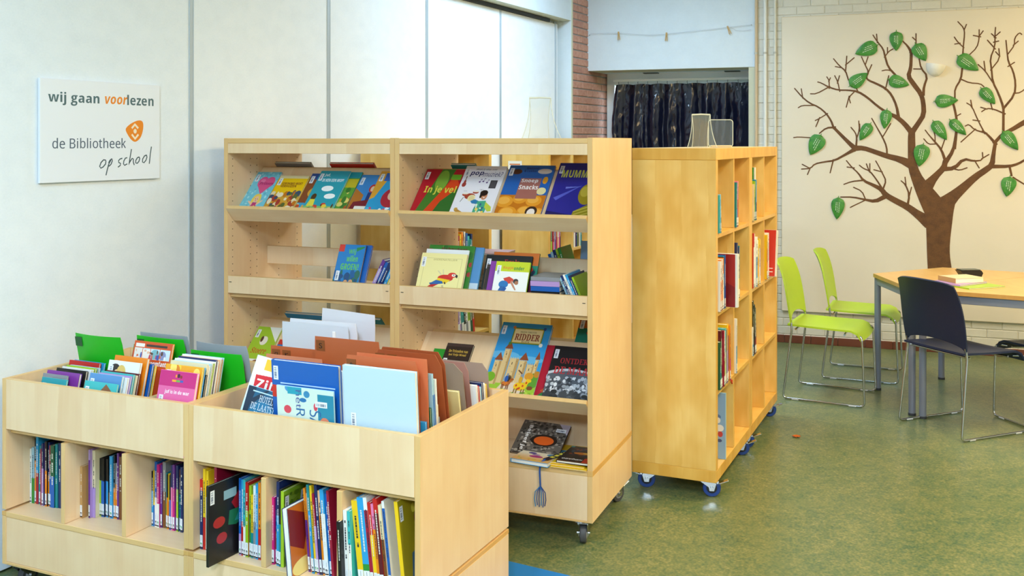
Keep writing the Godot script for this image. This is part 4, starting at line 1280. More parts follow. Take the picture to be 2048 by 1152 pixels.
func _table_and_chairs() -> void:
	# two trapezoid tables pushed together to a hexagon
	var mid := Vector3(2.89, 0, -6.16)
	var R := 0.66
	var ang := [208.3, 148.3, 88.3, 28.3, -31.7, -91.7]
	var V := []
	for a in ang: V.append(Vector2(cos(deg_to_rad(a)), sin(deg_to_rad(a))))
	var labels := ["trapezoid beech table half of the hexagon nearer the mural wall", "trapezoid beech table half of the hexagon nearer the dark blue chair"]
	for h in 2:
		var ids: Array = [0, 1, 2, 3] if h == 0 else [3, 4, 5, 0]
		var o := thing("school_table", labels[h], "table", Transform3D(Basis(), mid), "trapezoid tables pushed together")
		var cen := Vector2.ZERO
		for k in ids: cen += V[k] * 0.25
		var poly := PackedVector2Array()
		var sh: Vector2 = cen.normalized() * 0.0015
		for k in ids: poly.append(V[k] * R + sh)
		var b := MB.new()
		b.edge = Color(0.82, 0.72, 0.55)
		var up := Transform3D(Basis(Vector3.RIGHT, -PI / 2), Vector3.ZERO)
		b.xf = up
		b.prism(poly, 0.727, 0.750)
		put(b, "tabletop", M.birch_top, o)
		var rail := MB.new()
		var legs := []
		for k in ids: legs.append(V[k] * (R - 0.055) + sh * 25.0)
		for k in 4:
			var p: Vector2 = legs[k]; var q: Vector2 = legs[(k + 1) % 4]
			var d := q - p
			rail.xf = Transform3D(Basis(Vector3.UP, atan2(d.y, d.x)), Vector3((p.x + q.x) * 0.5, 0.702, -(p.y + q.y) * 0.5))
			rail.box(Vector3.ZERO, Vector3(d.length() - 0.03, 0.046, 0.024), 0.002)
		put(rail, "frame", M.grey_paint, o)
		for p in legs:
			var lg := MB.new()
			lg.tube([Vector3(p.x, 0.012, -p.y), Vector3(p.x, 0.35, -p.y), Vector3(p.x, 0.7265, -p.y)], 0.020, 20)
			var leg := put(lg, "leg", M.grey_paint, o)
			var ft := MB.new()
			ft.tube([Vector3(p.x, 0.0005, -p.y), Vector3(p.x, 0.014, -p.y)], 0.0215, 16)
			put(ft, "foot", mat("3a3b42", 0.6), leg)
	var green := mat("a9c828", 0.42)
	var blue := mat("1d2747", 0.42)
	var place := func(cx: float, cz: float, fx: float, fz: float) -> Transform3D: return Transform3D(Basis(Vector3.UP, atan2(fx, fz)), Vector3(cx, 0, cz))
	chair("lime green plastic chair on a chrome sled frame, the one nearer the cube shelves", place.call(2.006, -6.365, 0.884, 0.468), green, "lime green chairs")
	chair("lime green plastic chair on a chrome sled frame, the one nearer the mural wall", place.call(2.412, -6.94, 0.912, 0.41), green, "lime green chairs")
	chair("dark blue plastic chair with its back to the viewer, seat towards the table", place.call(2.526, -5.665, 0.92, -0.39), blue, "dark blue chairs")
	chair("dark blue plastic chair cut by the frame edge, only its front corner showing", place.call(3.085, -5.715, -0.25, -0.97), blue, "dark blue chairs")
	# things on the table
	var top := 0.7504
	var bs := thing("flat_book", "green edged booklet at the bottom of the pile on the table", "book", Transform3D(Basis(Vector3.UP, 0.35) * Basis(Vector3.RIGHT, -PI / 2), Vector3(2.62, top, -5.79)), "papers and books on the table")
	book(bs, 0.008, 0.21, 0.27, [[1.0, lin("lime")]], lin("lime"))
	var b2 := thing("flat_book", "red and lilac magazine lying under the thick white book", "book", Transform3D(Basis(Vector3.UP, 0.55) * Basis(Vector3.RIGHT, -PI / 2), Vector3(2.60, top + 0.0085, -5.86)), "papers and books on the table")
	book(b2, 0.009, 0.20, 0.26, [[0.5, lin("lilac")], [1.0, lin("red")]], lin("lilac"))
	var b3 := thing("flat_book", "thick white book with a tan spine on top of the table pile", "book", Transform3D(Basis(Vector3.UP, 0.28) * Basis(Vector3.RIGHT, -PI / 2), Vector3(2.60, top + 0.018, -5.92)), "papers and books on the table")
	book(b3, 0.028, 0.15, 0.2, [[1.0, lin("tan")]], lin("cream"))
	var pc := thing("pencil_case", "small black case lying on the table behind the books", "case", Transform3D(Basis(Vector3.UP, 0.1), Vector3(2.87, top, -6.32)))
	var cb := MB.new()
	cb.prism(PackedVector2Array([Vector2(-0.06, 0.012), Vector2(-0.085, 0.046), Vector2(0.05, 0.046), Vector2(0.062, 0.03), Vector2(0.05, 0.0), Vector2(-0.045, 0.0)]), -0.035, 0.035)
	put(cb, "case_body", mat("1c1d22", 0.35), pc)
	var lidb := MB.new()
	lidb.box(Vector3(-0.015, 0.049, 0), Vector3(0.125, 0.005, 0.066), 0.002)
	put(lidb, "case_lid", mat("3c4640", 0.3), pc)


# ---------------------------------------------------------------- mural
func _limb(tree: Node, called: String, s: String) -> void:
	var pts := []
	for w: String in s.split(" "):
		var f: PackedStringArray = w.split(",")
		pts.append(Vector3(float(f[0]), float(f[1]), maxf(0.0085, float(f[2]) * 1.22 + 0.001)))
	if called != "trunk":
		var bk: Vector3 = (pts[0] - pts[1]).normalized() * 0.014
		pts.push_front(Vector3(pts[0].x + bk.x, pts[0].y + bk.y, pts[0].z))
	# soften the corners
	var out := [pts[0]]
	for i in range(1, pts.size() - 1):
		out.append((pts[i] * 0.75 + pts[i - 1] * 0.25)); out.append(pts[i] * 0.75 + pts[i + 1] * 0.25)
	out.append(pts[-1])
	out.append(pts[-1] + (pts[-1] - pts[-2]).normalized() * Vector3(0.004, 0.004, 0) - Vector3(0, 0, pts[-1].z * 0.6))
	var b := MB.new()
	b.strip(out, 0.0281, 0.0292 + 0.0006 * rnd() + (0.0004 if called == "trunk" else 0.0))
	put(b, called, M.bark, tree)

func _leaf(x0: float, y0: float, x1: float, y1: float, w: float, label: String) -> void:
	var d := Vector2(x1 - x0, y1 - y0)
	var L := d.length()
	var o := thing("paper_leaf", label, "leaf", F_BACK * Transform3D(Basis(Vector3(0, 0, 1), d.angle()), Vector3(x0, y0, 0.0315)), "green paper leaves on the mural")
	var g := []
	for i in 11:
		var t := i / 10.0
		var hw := w * 0.5 * pow(sin(PI * pow(t, 0.62)), 0.75) if i > 0 and i < 10 else 0.0012
		var r := []
		for j in 7:
			var u := j / 3.0 - 1.0
			r.append(Vector3(L * t, hw * u, 0.004 + 0.006 * (1.0 - u * u) + 0.004 * sin(t * PI)))
		g.append(r)
	var b := MB.new()
	# rows run along the length, so flip for outward normals
	for r in g: r.reverse()
	b.shell(g, 0.0015)
	put(b, "blade", M.leaf, o)
	var v := MB.new()
	v.strip([Vector3(-0.012, 0, 0.006), Vector3(L * 0.3, 0.001, 0.003), Vector3(L * 0.95, 0, 0.001)], 0.0155, 0.0165)
	put(v, "midrib", mat("4f8a34", 0.6), o)
	var wr := MB.new()
	for k in 3:
		var yy := w * (0.10 - 0.12 * k)
		var xs := L * 0.22
		while xs < L * (0.66 - 0.06 * k):
			var ln := 0.006 + rnd() * 0.012
			wr.strip([Vector3(xs, yy, 0.0035), Vector3(xs + ln, yy + 0.001 * rnd(), 0.0035)], 0.0150, 0.0158)
			xs += ln + 0.004
	put(wr, "handwriting", mat("dfe8d4", 0.7), o)

func _mural() -> void:
	M.leaf = textured("leaf_print", blend_image(128, [[0.03, 61, 0.6], [0.12, 62, 0.4]], [Color("1c5f26"), Color("2f7d2c"), Color("4d9636"), Color("276f2e")]), 0.4, 5.0)
	var tree := thing("tree_painting", "bare brown tree with forking branches painted on the cream wall panel", "mural", F_BACK)
	_limb(tree, "trunk", "1.370,0.641,0.136 1.361,0.741,0.129 1.360,0.840,0.132 1.366,0.997,0.150 1.370,1.076,0.158 1.372,1.130,0.172")
	_limb(tree, "branch", "1.342,1.085,0.138 1.269,1.212,0.104 1.218,1.301,0.069 1.181,1.400,0.055 1.174,1.499,0.045 1.172,1.628,0.042 1.174,1.673,0.038")
	_limb(tree, "branch", "1.174,1.667,0.033 1.222,1.741,0.028 1.260,1.805,0.028 1.256,1.898,0.026 1.239,1.963,0.026 1.187,2.038,0.028 1.148,2.099,0.026 1.166,2.159,0.019 1.170,2.233,0.017 1.170,2.284,0.017 1.144,2.331,0.011 1.109,2.369,0.007")
	_limb(tree, "twig", "1.170,2.284,0.013 1.187,2.302,0.009 1.204,2.338,0.007 1.204,2.385,0.006 1.204,2.422,0.006")
	_limb(tree, "twig", "1.198,2.376,0.006 1.179,2.395,0.006")
	_limb(tree, "twig", "1.256,1.962,0.017 1.260,2.018,0.013 1.286,2.096,0.011 1.239,2.157,0.009 1.226,2.231,0.007")
	_limb(tree, "twig", "1.230,2.152,0.006 1.187,2.154,0.006")
	_limb(tree, "branch", "1.174,1.667,0.033 1.118,1.742,0.028 1.066,1.788,0.026 0.996,1.822,0.016 0.926,1.874,0.013 0.855,1.941,0.013 0.784,1.989,0.013 0.712,2.000,0.009 0.640,2.001,0.009 0.568,2.026,0.009 0.513,2.060,0.006 0.486,2.068,0.006")
	_limb(tree, "twig", "0.568,2.026,0.007 0.476,1.975,0.006 0.431,1.976,0.006")
	_limb(tree, "twig", "0.572,2.026,0.006 0.572,2.078,0.006 0.554,2.107,0.006")
	_limb(tree, "twig", "0.572,2.078,0.006 0.581,2.099,0.006")
	_limb(tree, "twig", "0.649,2.001,0.006 0.636,2.067,0.006 0.613,2.115,0.006")
	_limb(tree, "twig", "0.636,2.065,0.006 0.649,2.114,0.006")
	_limb(tree, "twig", "0.759,1.987,0.007 0.717,1.943,0.006 0.730,1.900,0.006")
	_limb(tree, "twig", "0.718,1.943,0.006 0.699,1.867,0.006")
	_limb(tree, "twig", "0.784,1.991,0.007 0.766,2.027,0.006")
	_limb(tree, "branch", "1.079,1.788,0.019 1.066,1.872,0.013 1.031,1.957,0.013 0.987,2.009,0.013 0.917,2.048,0.013 0.864,2.072,0.011 0.844,2.096,0.009 0.864,2.138,0.008 0.837,2.195,0.006 0.811,2.257,0.006")
	_limb(tree, "twig", "0.862,2.136,0.006 0.886,2.194,0.006")
	_limb(tree, "twig", "0.844,2.209,0.006 0.859,2.255,0.006")
	_limb(tree, "twig", "0.987,2.009,0.007 1.009,2.106,0.006")
	_limb(tree, "twig", "0.712,2.089,0.007 0.694,2.151,0.009 0.649,2.190,0.007 0.604,2.248,0.006")
	_limb(tree, "twig", "0.694,2.151,0.007 0.703,2.265,0.006")
	_limb(tree, "twig", "0.701,2.203,0.006 0.757,2.251,0.006")
	_limb(tree, "twig", "0.649,2.179,0.006 0.618,2.186,0.006")
	_limb(tree, "branch", "1.057,2.110,0.013 1.005,2.172,0.011 0.983,2.252,0.011 0.970,2.313,0.009 0.926,2.371,0.007 0.895,2.423,0.006")
	_limb(tree, "twig", "0.926,2.373,0.006 0.921,2.429,0.006")
	_limb(tree, "twig", "0.984,2.257,0.006 1.009,2.293,0.006 1.040,2.311,0.006")
	_limb(tree, "twig", "1.000,2.289,0.006 1.000,2.323,0.006")
	_limb(tree, "twig", "1.027,2.143,0.006 0.996,2.152,0.006 0.961,2.145,0.006")
	_limb(tree, "branch", "1.172,1.424,0.058 1.088,1.464,0.038 0.995,1.488,0.032 0.901,1.523,0.028 0.825,1.550,0.028 0.763,1.548,0.034")
	_limb(tree, "branch", "0.767,1.543,0.032 0.710,1.598,0.022 0.604,1.711,0.016")
	_limb(tree, "branch", "0.604,1.711,0.013 0.586,1.764,0.011 0.549,1.821,0.010 0.495,1.870,0.009 0.421,1.904,0.009 0.366,1.953,0.008 0.310,2.021,0.006")
	_limb(tree, "twig", "0.371,1.953,0.006 0.361,2.017,0.006")
	_limb(tree, "twig", "0.444,1.884,0.006 0.366,1.885,0.006 0.338,1.867,0.006")
	_limb(tree, "twig", "0.551,1.814,0.006 0.504,1.784,0.006 0.467,1.765,0.006")
	_limb(tree, "twig", "0.497,1.779,0.006 0.472,1.717,0.006")
	_limb(tree, "twig", "0.609,1.711,0.012 0.549,1.707,0.009 0.499,1.664,0.007")
	_limb(tree, "twig", "0.440,1.629,0.006 0.338,1.636,0.006 0.303,1.631,0.006")
	_limb(tree, "branch", "0.767,1.543,0.026 0.691,1.497,0.014 0.613,1.451,0.012 0.535,1.440,0.009 0.462,1.424,0.008 0.432,1.388,0.007 0.363,1.382,0.006")
	_limb(tree, "twig", "0.412,1.396,0.006 0.368,1.420,0.006")
	_limb(tree, "twig", "0.425,1.381,0.006 0.408,1.339,0.006")
	_limb(tree, "twig", "0.601,1.448,0.008 0.579,1.354,0.006")
	_limb(tree, "twig", "0.772,1.563,0.012 0.777,1.629,0.009 0.767,1.669,0.006 0.734,1.710,0.006")
	_limb(tree, "twig", "0.777,1.629,0.007 0.796,1.689,0.006 0.791,1.760,0.006")
	_limb(tree, "twig", "0.798,1.689,0.006 0.798,1.735,0.006")
	_limb(tree, "twig", "0.997,1.490,0.010 0.995,1.558,0.009 0.967,1.628,0.009 0.934,1.689,0.007 0.886,1.779,0.006")
	_limb(tree, "twig", "0.967,1.638,0.006 0.990,1.678,0.006 1.023,1.738,0.006")
	_limb(tree, "branch", "1.292,0.990,0.081 1.218,1.043,0.048 1.144,1.101,0.040 1.051,1.149,0.036 0.986,1.188,0.034 0.957,1.232,0.028 0.901,1.261,0.020 0.825,1.296,0.014 0.787,1.356,0.008 0.743,1.396,0.007 0.700,1.451,0.006")
	_limb(tree, "twig", "0.748,1.396,0.006 0.705,1.401,0.006")
	_limb(tree, "twig", "0.812,1.298,0.009 0.739,1.289,0.007 0.681,1.266,0.006")
	_limb(tree, "twig", "0.962,1.237,0.011 0.920,1.307,0.008 0.872,1.372,0.008 0.825,1.391,0.006 0.796,1.416,0.006")
	_limb(tree, "twig", "0.872,1.372,0.006 0.872,1.429,0.006")
	_limb(tree, "twig", "0.863,1.382,0.006 0.847,1.427,0.006")
	_limb(tree, "twig", "0.971,1.242,0.010 0.990,1.298,0.008 0.967,1.348,0.007 0.938,1.408,0.006 0.915,1.450,0.006")
	_limb(tree, "twig", "0.953,1.368,0.006 0.901,1.382,0.006")
	_limb(tree, "branch", "0.976,1.172,0.027 0.910,1.136,0.022 0.834,1.150,0.012 0.748,1.168,0.009 0.657,1.166,0.007")
	_limb(tree, "twig", "0.839,1.155,0.007 0.815,1.215,0.006 0.753,1.244,0.006")
	_limb(tree, "twig", "0.827,1.139,0.006 0.767,1.108,0.006 0.729,1.087,0.006")
	_limb(tree, "twig", "1.142,1.101,0.014 1.158,1.191,0.010 1.130,1.270,0.008 1.098,1.299,0.006")
	_limb(tree, "twig", "1.158,1.191,0.007 1.172,1.251,0.006")
	_limb(tree, "twig", "1.133,1.265,0.006 1.126,1.327,0.006")
	_limb(tree, "branch", "1.278,1.252,0.074 1.337,1.332,0.039 1.401,1.402,0.033 1.410,1.456,0.028")
	_limb(tree, "twig", "1.412,1.446,0.018 1.383,1.539,0.012 1.337,1.598,0.010 1.296,1.648,0.006 1.269,1.687,0.006")
	_limb(tree, "twig", "1.335,1.581,0.006 1.292,1.579,0.006 1.259,1.620,0.006")
	_limb(tree, "twig", "1.383,1.544,0.007 1.405,1.613,0.006")
	_limb(tree, "twig", "1.339,1.596,0.006 1.337,1.658,0.006 1.314,1.717,0.006")
	_limb(tree, "branch", "1.414,1.446,0.026 1.464,1.530,0.018 1.482,1.628,0.016 1.487,1.687,0.015")
	_limb(tree, "branch", "1.476,1.556,0.015 1.485,1.639,0.013 1.489,1.712,0.013 1.489,1.767,0.013 1.472,1.858,0.013 1.464,1.886,0.012")
	_limb(tree, "branch", "1.476,1.941,0.009 1.476,1.996,0.009 1.518,2.068,0.011 1.527,2.150,0.011")
	_limb(tree, "branch", "1.531,2.259,0.008 1.535,2.323,0.007 1.543,2.405,0.007 1.539,2.451,0.006 1.497,2.502,0.006")
	_limb(tree, "twig", "1.543,2.446,0.006 1.556,2.479,0.006")
	_limb(tree, "twig", "1.531,2.312,0.006 1.497,2.347,0.006 1.472,2.387,0.006")
	_limb(tree, "twig", "1.502,2.338,0.006 1.475,2.334,0.006")
	_limb(tree, "twig", "1.489,1.792,0.006 1.516,1.808,0.006")
	_limb(tree, "twig", "1.523,2.066,0.008 1.577,2.039,0.007 1.651,2.033,0.006 1.676,2.008,0.006")
	_limb(tree, "twig", "1.577,2.251,0.006 1.627,2.302,0.006 1.643,2.365,0.006 1.643,2.436,0.006")
	_limb(tree, "twig", "1.643,2.385,0.006 1.603,2.394,0.006")
	_limb(tree, "twig", "1.645,2.390,0.006 1.670,2.426,0.006")
	_limb(tree, "branch", "1.396,1.392,0.028 1.473,1.397,0.022 1.536,1.471,0.016 1.607,1.452,0.011 1.669,1.462,0.006 1.665,1.518,0.006")
	_limb(tree, "twig", "1.669,1.477,0.006 1.709,1.503,0.006")
	_limb(tree, "twig", "1.616,1.450,0.006 1.643,1.402,0.006")
	_limb(tree, "twig", "1.473,1.394,0.009 1.509,1.383,0.006 1.560,1.403,0.006")
	_limb(tree, "branch", "1.369,1.086,0.128 1.455,1.176,0.071 1.527,1.246,0.051 1.616,1.335,0.039 1.696,1.394,0.035 1.731,1.426,0.031 1.740,1.511,0.021 1.753,1.594,0.019")
	_limb(tree, "twig", "1.753,1.584,0.017 1.705,1.647,0.012 1.665,1.681,0.009")
	_limb(tree, "twig", "1.684,1.664,0.009 1.610,1.688,0.007 1.573,1.730,0.006 1.548,1.716,0.006")
	_limb(tree, "twig", "1.610,1.686,0.006 1.518,1.596,0.006")
	_limb(tree, "twig", "1.678,1.667,0.008 1.635,1.757,0.006 1.593,1.866,0.006 1.558,1.889,0.006")
	_limb(tree, "twig", "1.593,1.864,0.006 1.585,1.910,0.006")
	_limb(tree, "twig", "1.637,1.755,0.006 1.600,1.761,0.006")
	_limb(tree, "branch", "1.750,1.593,0.020 1.799,1.656,0.016 1.856,1.683,0.023 1.944,1.741,0.029 1.985,1.763,0.030")
	_limb(tree, "branch", "1.806,1.665,0.014 1.807,1.809,0.013 1.807,1.854,0.013 1.775,1.954,0.011 1.734,2.045,0.010 1.726,2.145,0.009 1.717,2.218,0.008 1.750,2.307,0.007 1.750,2.397,0.006 1.754,2.449,0.006")
	_limb(tree, "twig", "1.750,2.378,0.006 1.726,2.403,0.006")
	_limb(tree, "twig", "1.752,2.383,0.006 1.785,2.414,0.006")
	_limb(tree, "twig", "1.746,2.296,0.006 1.699,2.356,0.006")
	_limb(tree, "twig", "1.750,2.341,0.006 1.775,2.347,0.006")
	_limb(tree, "twig", "1.727,2.140,0.006 1.783,2.216,0.006 1.776,2.290,0.006")
	_limb(tree, "twig", "1.776,2.241,0.006 1.754,2.268,0.006")
	_limb(tree, "twig", "1.734,2.041,0.006 1.684,2.128,0.006 1.635,2.176,0.006")
	_limb(tree, "twig", "1.683,2.135,0.006 1.676,2.199,0.006")
	_limb(tree, "twig", "1.809,1.809,0.009 1.742,1.842,0.007 1.693,1.847,0.006 1.660,1.823,0.006")
	_limb(tree, "twig", "1.686,1.845,0.006 1.653,1.856,0.006")
	_limb(tree, "twig", "1.730,1.848,0.006 1.721,1.884,0.006")
	_limb(tree, "branch", "1.811,1.850,0.013 1.881,1.943,0.011 1.889,2.033,0.010 1.872,2.123,0.009 1.840,2.187,0.009 1.832,2.259,0.007 1.824,2.350,0.006")
	_limb(tree, "twig", "1.842,2.255,0.006 1.881,2.312,0.006 1.881,2.366,0.006 1.913,2.405,0.006 1.929,2.391,0.006")
	_limb(tree, "twig", "1.881,2.319,0.006 1.906,2.342,0.006")
	_limb(tree, "twig", "1.846,2.162,0.006 1.881,2.186,0.006")
	_limb(tree, "twig", "1.885,1.957,0.007 1.921,1.961,0.006 1.969,2.005,0.006")
	_limb(tree, "branch", "1.735,1.414,0.023 1.845,1.415,0.017 1.906,1.435,0.013 1.957,1.469,0.012")
	_limb(tree, "twig", "1.849,1.410,0.012 1.862,1.346,0.010")
	_limb(tree, "twig", "1.880,1.329,0.008 1.957,1.277,0.007")
	var L := [
		"paper leaf at the upper left rim of the crown, tip pointing down-left", "paper leaf topmost of all, hanging point down", "paper leaf just above and left of the white wall lamp",
		"paper leaf tilted on the upper left branch below the topmost left leaf", "paper leaf lying level in the crown left of the wall lamp, tip right", "paper leaf right of the white wall lamp, tip pointing down-right",
		"paper leaf lying level below the white wall lamp", "narrow paper leaf at the crown's right beneath the lamp-side leaf", "upright paper leaf on the crown's left limb, white writing on it",
		"paper leaf leaning left beside the upright one on the left limb", "largest paper leaf at the far left of the crown", "paper leaf slanting right, left one of the middle pair",
		"paper leaf slanting right, right one of the middle pair", "paper leaf hanging beside the main fork of the trunk", "paper leaf on the right limb pointing down-right",
		"pale-marked paper leaf hanging lowest on the right limb", "paper leaf hanging lowest of all on the left limb"]
	var q := [[0.926, 2.343, 0.766, 2.280, 0.112], [1.063, 2.443, 1.063, 2.296, 0.098], [1.200, 2.343, 1.273, 2.213, 0.107], [0.726, 2.032, 0.855, 2.129, 0.103], [1.009, 2.078, 1.154, 2.031, 0.098], [1.497, 2.242, 1.637, 2.132, 0.110], [1.337, 1.904, 1.497, 1.911, 0.099], [1.656, 1.997, 1.750, 1.880, 0.086], [0.996, 1.845, 0.977, 1.698, 0.086], [0.877, 1.738, 0.799, 1.610, 0.085], [0.511, 1.651, 0.429, 1.496, 0.123], [1.326, 1.754, 1.419, 1.613, 0.087], [1.443, 1.762, 1.553, 1.650, 0.078], [1.255, 1.579, 1.225, 1.410, 0.114], [1.803, 1.674, 1.904, 1.539, 0.092], [1.849, 1.340, 1.827, 1.193, 0.104], [0.642, 1.164, 0.629, 0.993, 0.100]]
	for i in q.size(): _leaf(q[i][0], q[i][1], q[i][2], q[i][3], q[i][4], "green " + L[i])
	# half-bowl wall lamp
	var o := thing("wall_lamp", "white half-bowl wall lamp among the painted branches", "lamp", F_BACK * Transform3D(Basis(Vector3(0, 0, 1), -0.15), Vector3(1.345, 2.185, 0.029)))
	var b := MB.new()
	var pr := []
	for k in 9:
		var a := -PI / 2 + (PI / 2) * k / 8.0
		pr.append(Vector2(0.070 * cos(a), 0.092 * sin(a)))
	pr.append(Vector2(0.066, 0.0)); pr.append(Vector2(0.0, -0.004))
	b.lathe(pr, 24, PI, TAU)
	put(b, "bowl", mat("f0eee8", 0.5), o)
	var pl := MB.new()
	pl.box(Vector3(0, -0.03, 0.002), Vector3(0.09, 0.05, 0.004), 0.001)
	put(pl, "back_plate", mat("d8d6d0", 0.5), o)


# ---------------------------------------------------------------- sign on the partition
func _sign() -> void:
	var o := thing("wall_sign", "white board on the partition with grey and orange lettering and an orange emblem", "sign", F_LEFT * at(0, 0, 0.0))
	board(o, "board", Vector3(2.959, 1.642, 0.009), Vector3(0.606, 0.405, 0.012), mat("eef2fa", 0.35), false, 0.001)
	var z := 0.0151
	var slate := mat("4d6a72", 0.5)
	var og := mat("f08a12", 0.5)
	lettering(o, "wij gaan", 2.693, 1.742, 0.244, 0.053, z, slate)
	lettering(o, "voor", 2.959, 1.755, 0.118, 0.031, z, og, "Droid Sans", true, 0.18)
	lettering(o, "lezen", 3.081, 1.7535, 0.145, 0.043, z, slate)
	lettering(o, "de Bibliotheek", 2.712, 1.572, 0.362, 0.042, z, mat("4a5c70", 0.5), "Droid Sans", false)
	var em := MB.new()
	var poly := PackedVector2Array()
	var raw := [Vector2(3.073, 1.651), Vector2(3.09, 1.669), Vector2(3.123, 1.685), Vector2(3.152, 1.69), Vector2(3.167, 1.679), Vector2(3.166, 1.648), Vector2(3.152, 1.616), Vector2(3.126, 1.599), Vector2(3.104, 1.607), Vector2(3.084, 1.629)]
	for i in raw.size():
		var p0: Vector2 = raw[(i + raw.size() - 1) % raw.size()]; var p1: Vector2 = raw[i]; var p2: Vector2 = raw[(i + 1) % raw.size()]; var p3: Vector2 = raw[(i + 2) % raw.size()]
		for k in 4: poly.append(p1.cubic_interpolate(p2, p0, p3, k / 4.0))
	em.prism(poly, z - 0.0002, z + 0.0004)
	put(em, "emblem", og, o)
	var cream := mat("fbe9cf", 0.5)
	var wh := MB.new()
	wh.strip([Vector3(3.105, 1.656, 0.009), Vector3(3.122, 1.672, 0.011), Vector3(3.140, 1.656, 0.009)], z, z + 0.0008)
	put(wh, "emblem_mark", cream, o)
	wh = MB.new()
	wh.strip([Vector3(3.105, 1.630, 0.009), Vector3(3.123, 1.612, 0.011), Vector3(3.141, 1.630, 0.009)], z, z + 0.0008)
	put(wh, "emblem_mark", cream, o)
	wh = MB.new()
	var dot := PackedVector2Array()
	for k in 18: dot.append(Vector2(3.123 + 0.0085 * cos(TAU * k / 18), 1.6435 + 0.0098 * sin(TAU * k / 18)))
	wh.prism(dot, z, z + 0.0008)
	put(wh, "emblem_mark", cream, o)
	var strokes := ["2.970,1.523 2.958,1.525 2.945,1.514 2.938,1.498 2.944,1.491 2.956,1.496 2.968,1.508 2.970,1.521", "2.999,1.529 2.985,1.508 2.977,1.485 2.970,1.461", "2.983,1.512 2.992,1.524 3.001,1.528 3.003,1.521 2.996,1.506 2.987,1.499 2.979,1.499",
		"3.055,1.530 3.043,1.527 3.035,1.520 3.036,1.513 3.046,1.508 3.044,1.500 3.032,1.493", "3.081,1.532 3.071,1.530 3.063,1.518 3.061,1.506 3.067,1.500 3.081,1.506", "3.104,1.568 3.099,1.545 3.094,1.522 3.090,1.502 3.098,1.518 3.108,1.529 3.114,1.526 3.114,1.512 3.119,1.500",
		"3.146,1.534 3.136,1.531 3.127,1.519 3.127,1.509 3.135,1.507 3.145,1.516 3.149,1.528 3.145,1.534", "3.187,1.542 3.175,1.538 3.165,1.525 3.164,1.512 3.172,1.509 3.183,1.519 3.189,1.533 3.186,1.542", "3.214,1.578 3.208,1.548 3.205,1.525 3.202,1.504"]
	var hw: MB
	for k in strokes.size():
		if k != 2: hw = MB.new()
		var pts := []
		for w: String in strokes[k].split(" "):
			var f: PackedStringArray = w.split(",")
			pts.append(Vector3(float(f[0]), float(f[1]), 0.0048))
		hw.strip(pts, z - 0.0002, z + 0.0003)
		if k != 1: put(hw, "letter", mat("3f5660", 0.5), o)

# ---------------------------------------------------------------- books and dividers in the trays
# an item standing in the bin's tray: left x, right x, height of its top, depth of its top, lean back in degrees
func tray(x0: float, x1: float, ytop: float, ztop: float, lean_deg: float, th: float, spine: String, key: String, label: String, group: String, code := true, roll := 0.0) -> Node3D:
	var ln := deg_to_rad(lean_deg)
	var h := (ytop - 0.5715) / cos(ln)
	var z0 := ztop + (ytop - 0.5715) * tan(ln)
	var low := th * sin(absf(ln)) if ln < 0 else 0.0
	var xf := F_BIN * Transform3D(Basis(Vector3(0, 0, 1), roll) * Basis(Vector3.RIGHT, -ln), Vector3(x0, 0.5715 + low, z0 - th))
	return face(xf, x1 - x0, h - low, th, spine, key, label, group, code)

func divider(x0: float, x1: float, ytop: float, ztop: float, lean_deg: float, hex: String, label: String, letters: Array, bend := 0.0, corner := 0.004, tab := "", group := "tray dividers") -> Node3D:
	var ln := deg_to_rad(lean_deg)
	var h := (ytop - 0.5715) / cos(ln)
	var z0 := ztop + (ytop - 0.5715) * tan(ln)
	var o := thing("tray_divider_sheet", label, "divider", F_BIN * Transform3D(Basis(Vector3.RIGHT, -ln), Vector3(x0, 0.573, z0)), group)
	var w := x1 - x0
	var g := []
	for i in 11:
		var t := i / 10.0
		var r := []
		for j in 11:
			var u := j / 10.0
			var cut := 0.0
			if t > 0.9: cut = corner * pow((t - 0.9) * 10.0, 2.0)
			var xx := lerpf(cut, w - cut, u)
			r.append(Vector3(xx, h * t, bend * (4.0 * u * (1.0 - u) - 0.5) + bend * 0.8 * t * t))
		g.append(r)
	var b := MB.new()
	b.shell(g, 0.0016)
	put(b, "sheet", mat(hex, 0.38), o)
	for k in letters.size():
		var q := MB.new()
		var zz: float = 0.0016 + maxf(bend, 0.0) * 0.9
		q.box(Vector3(0.024 + 0.044 * k, h - 0.03, zz), Vector3(0.034, 0.036, 0.0008), 0.0)
		put(q, "letter_tab", mat(tab if tab else "8a4a1c", 0.5), o)
		if letters[k] != "": lettering(o, letters[k], 0.018 + 0.044 * k, h - 0.040, 0.013, 0.018, zz + 0.0005, mat("2a1a12", 0.6), "Droid Sans", false)
	return o

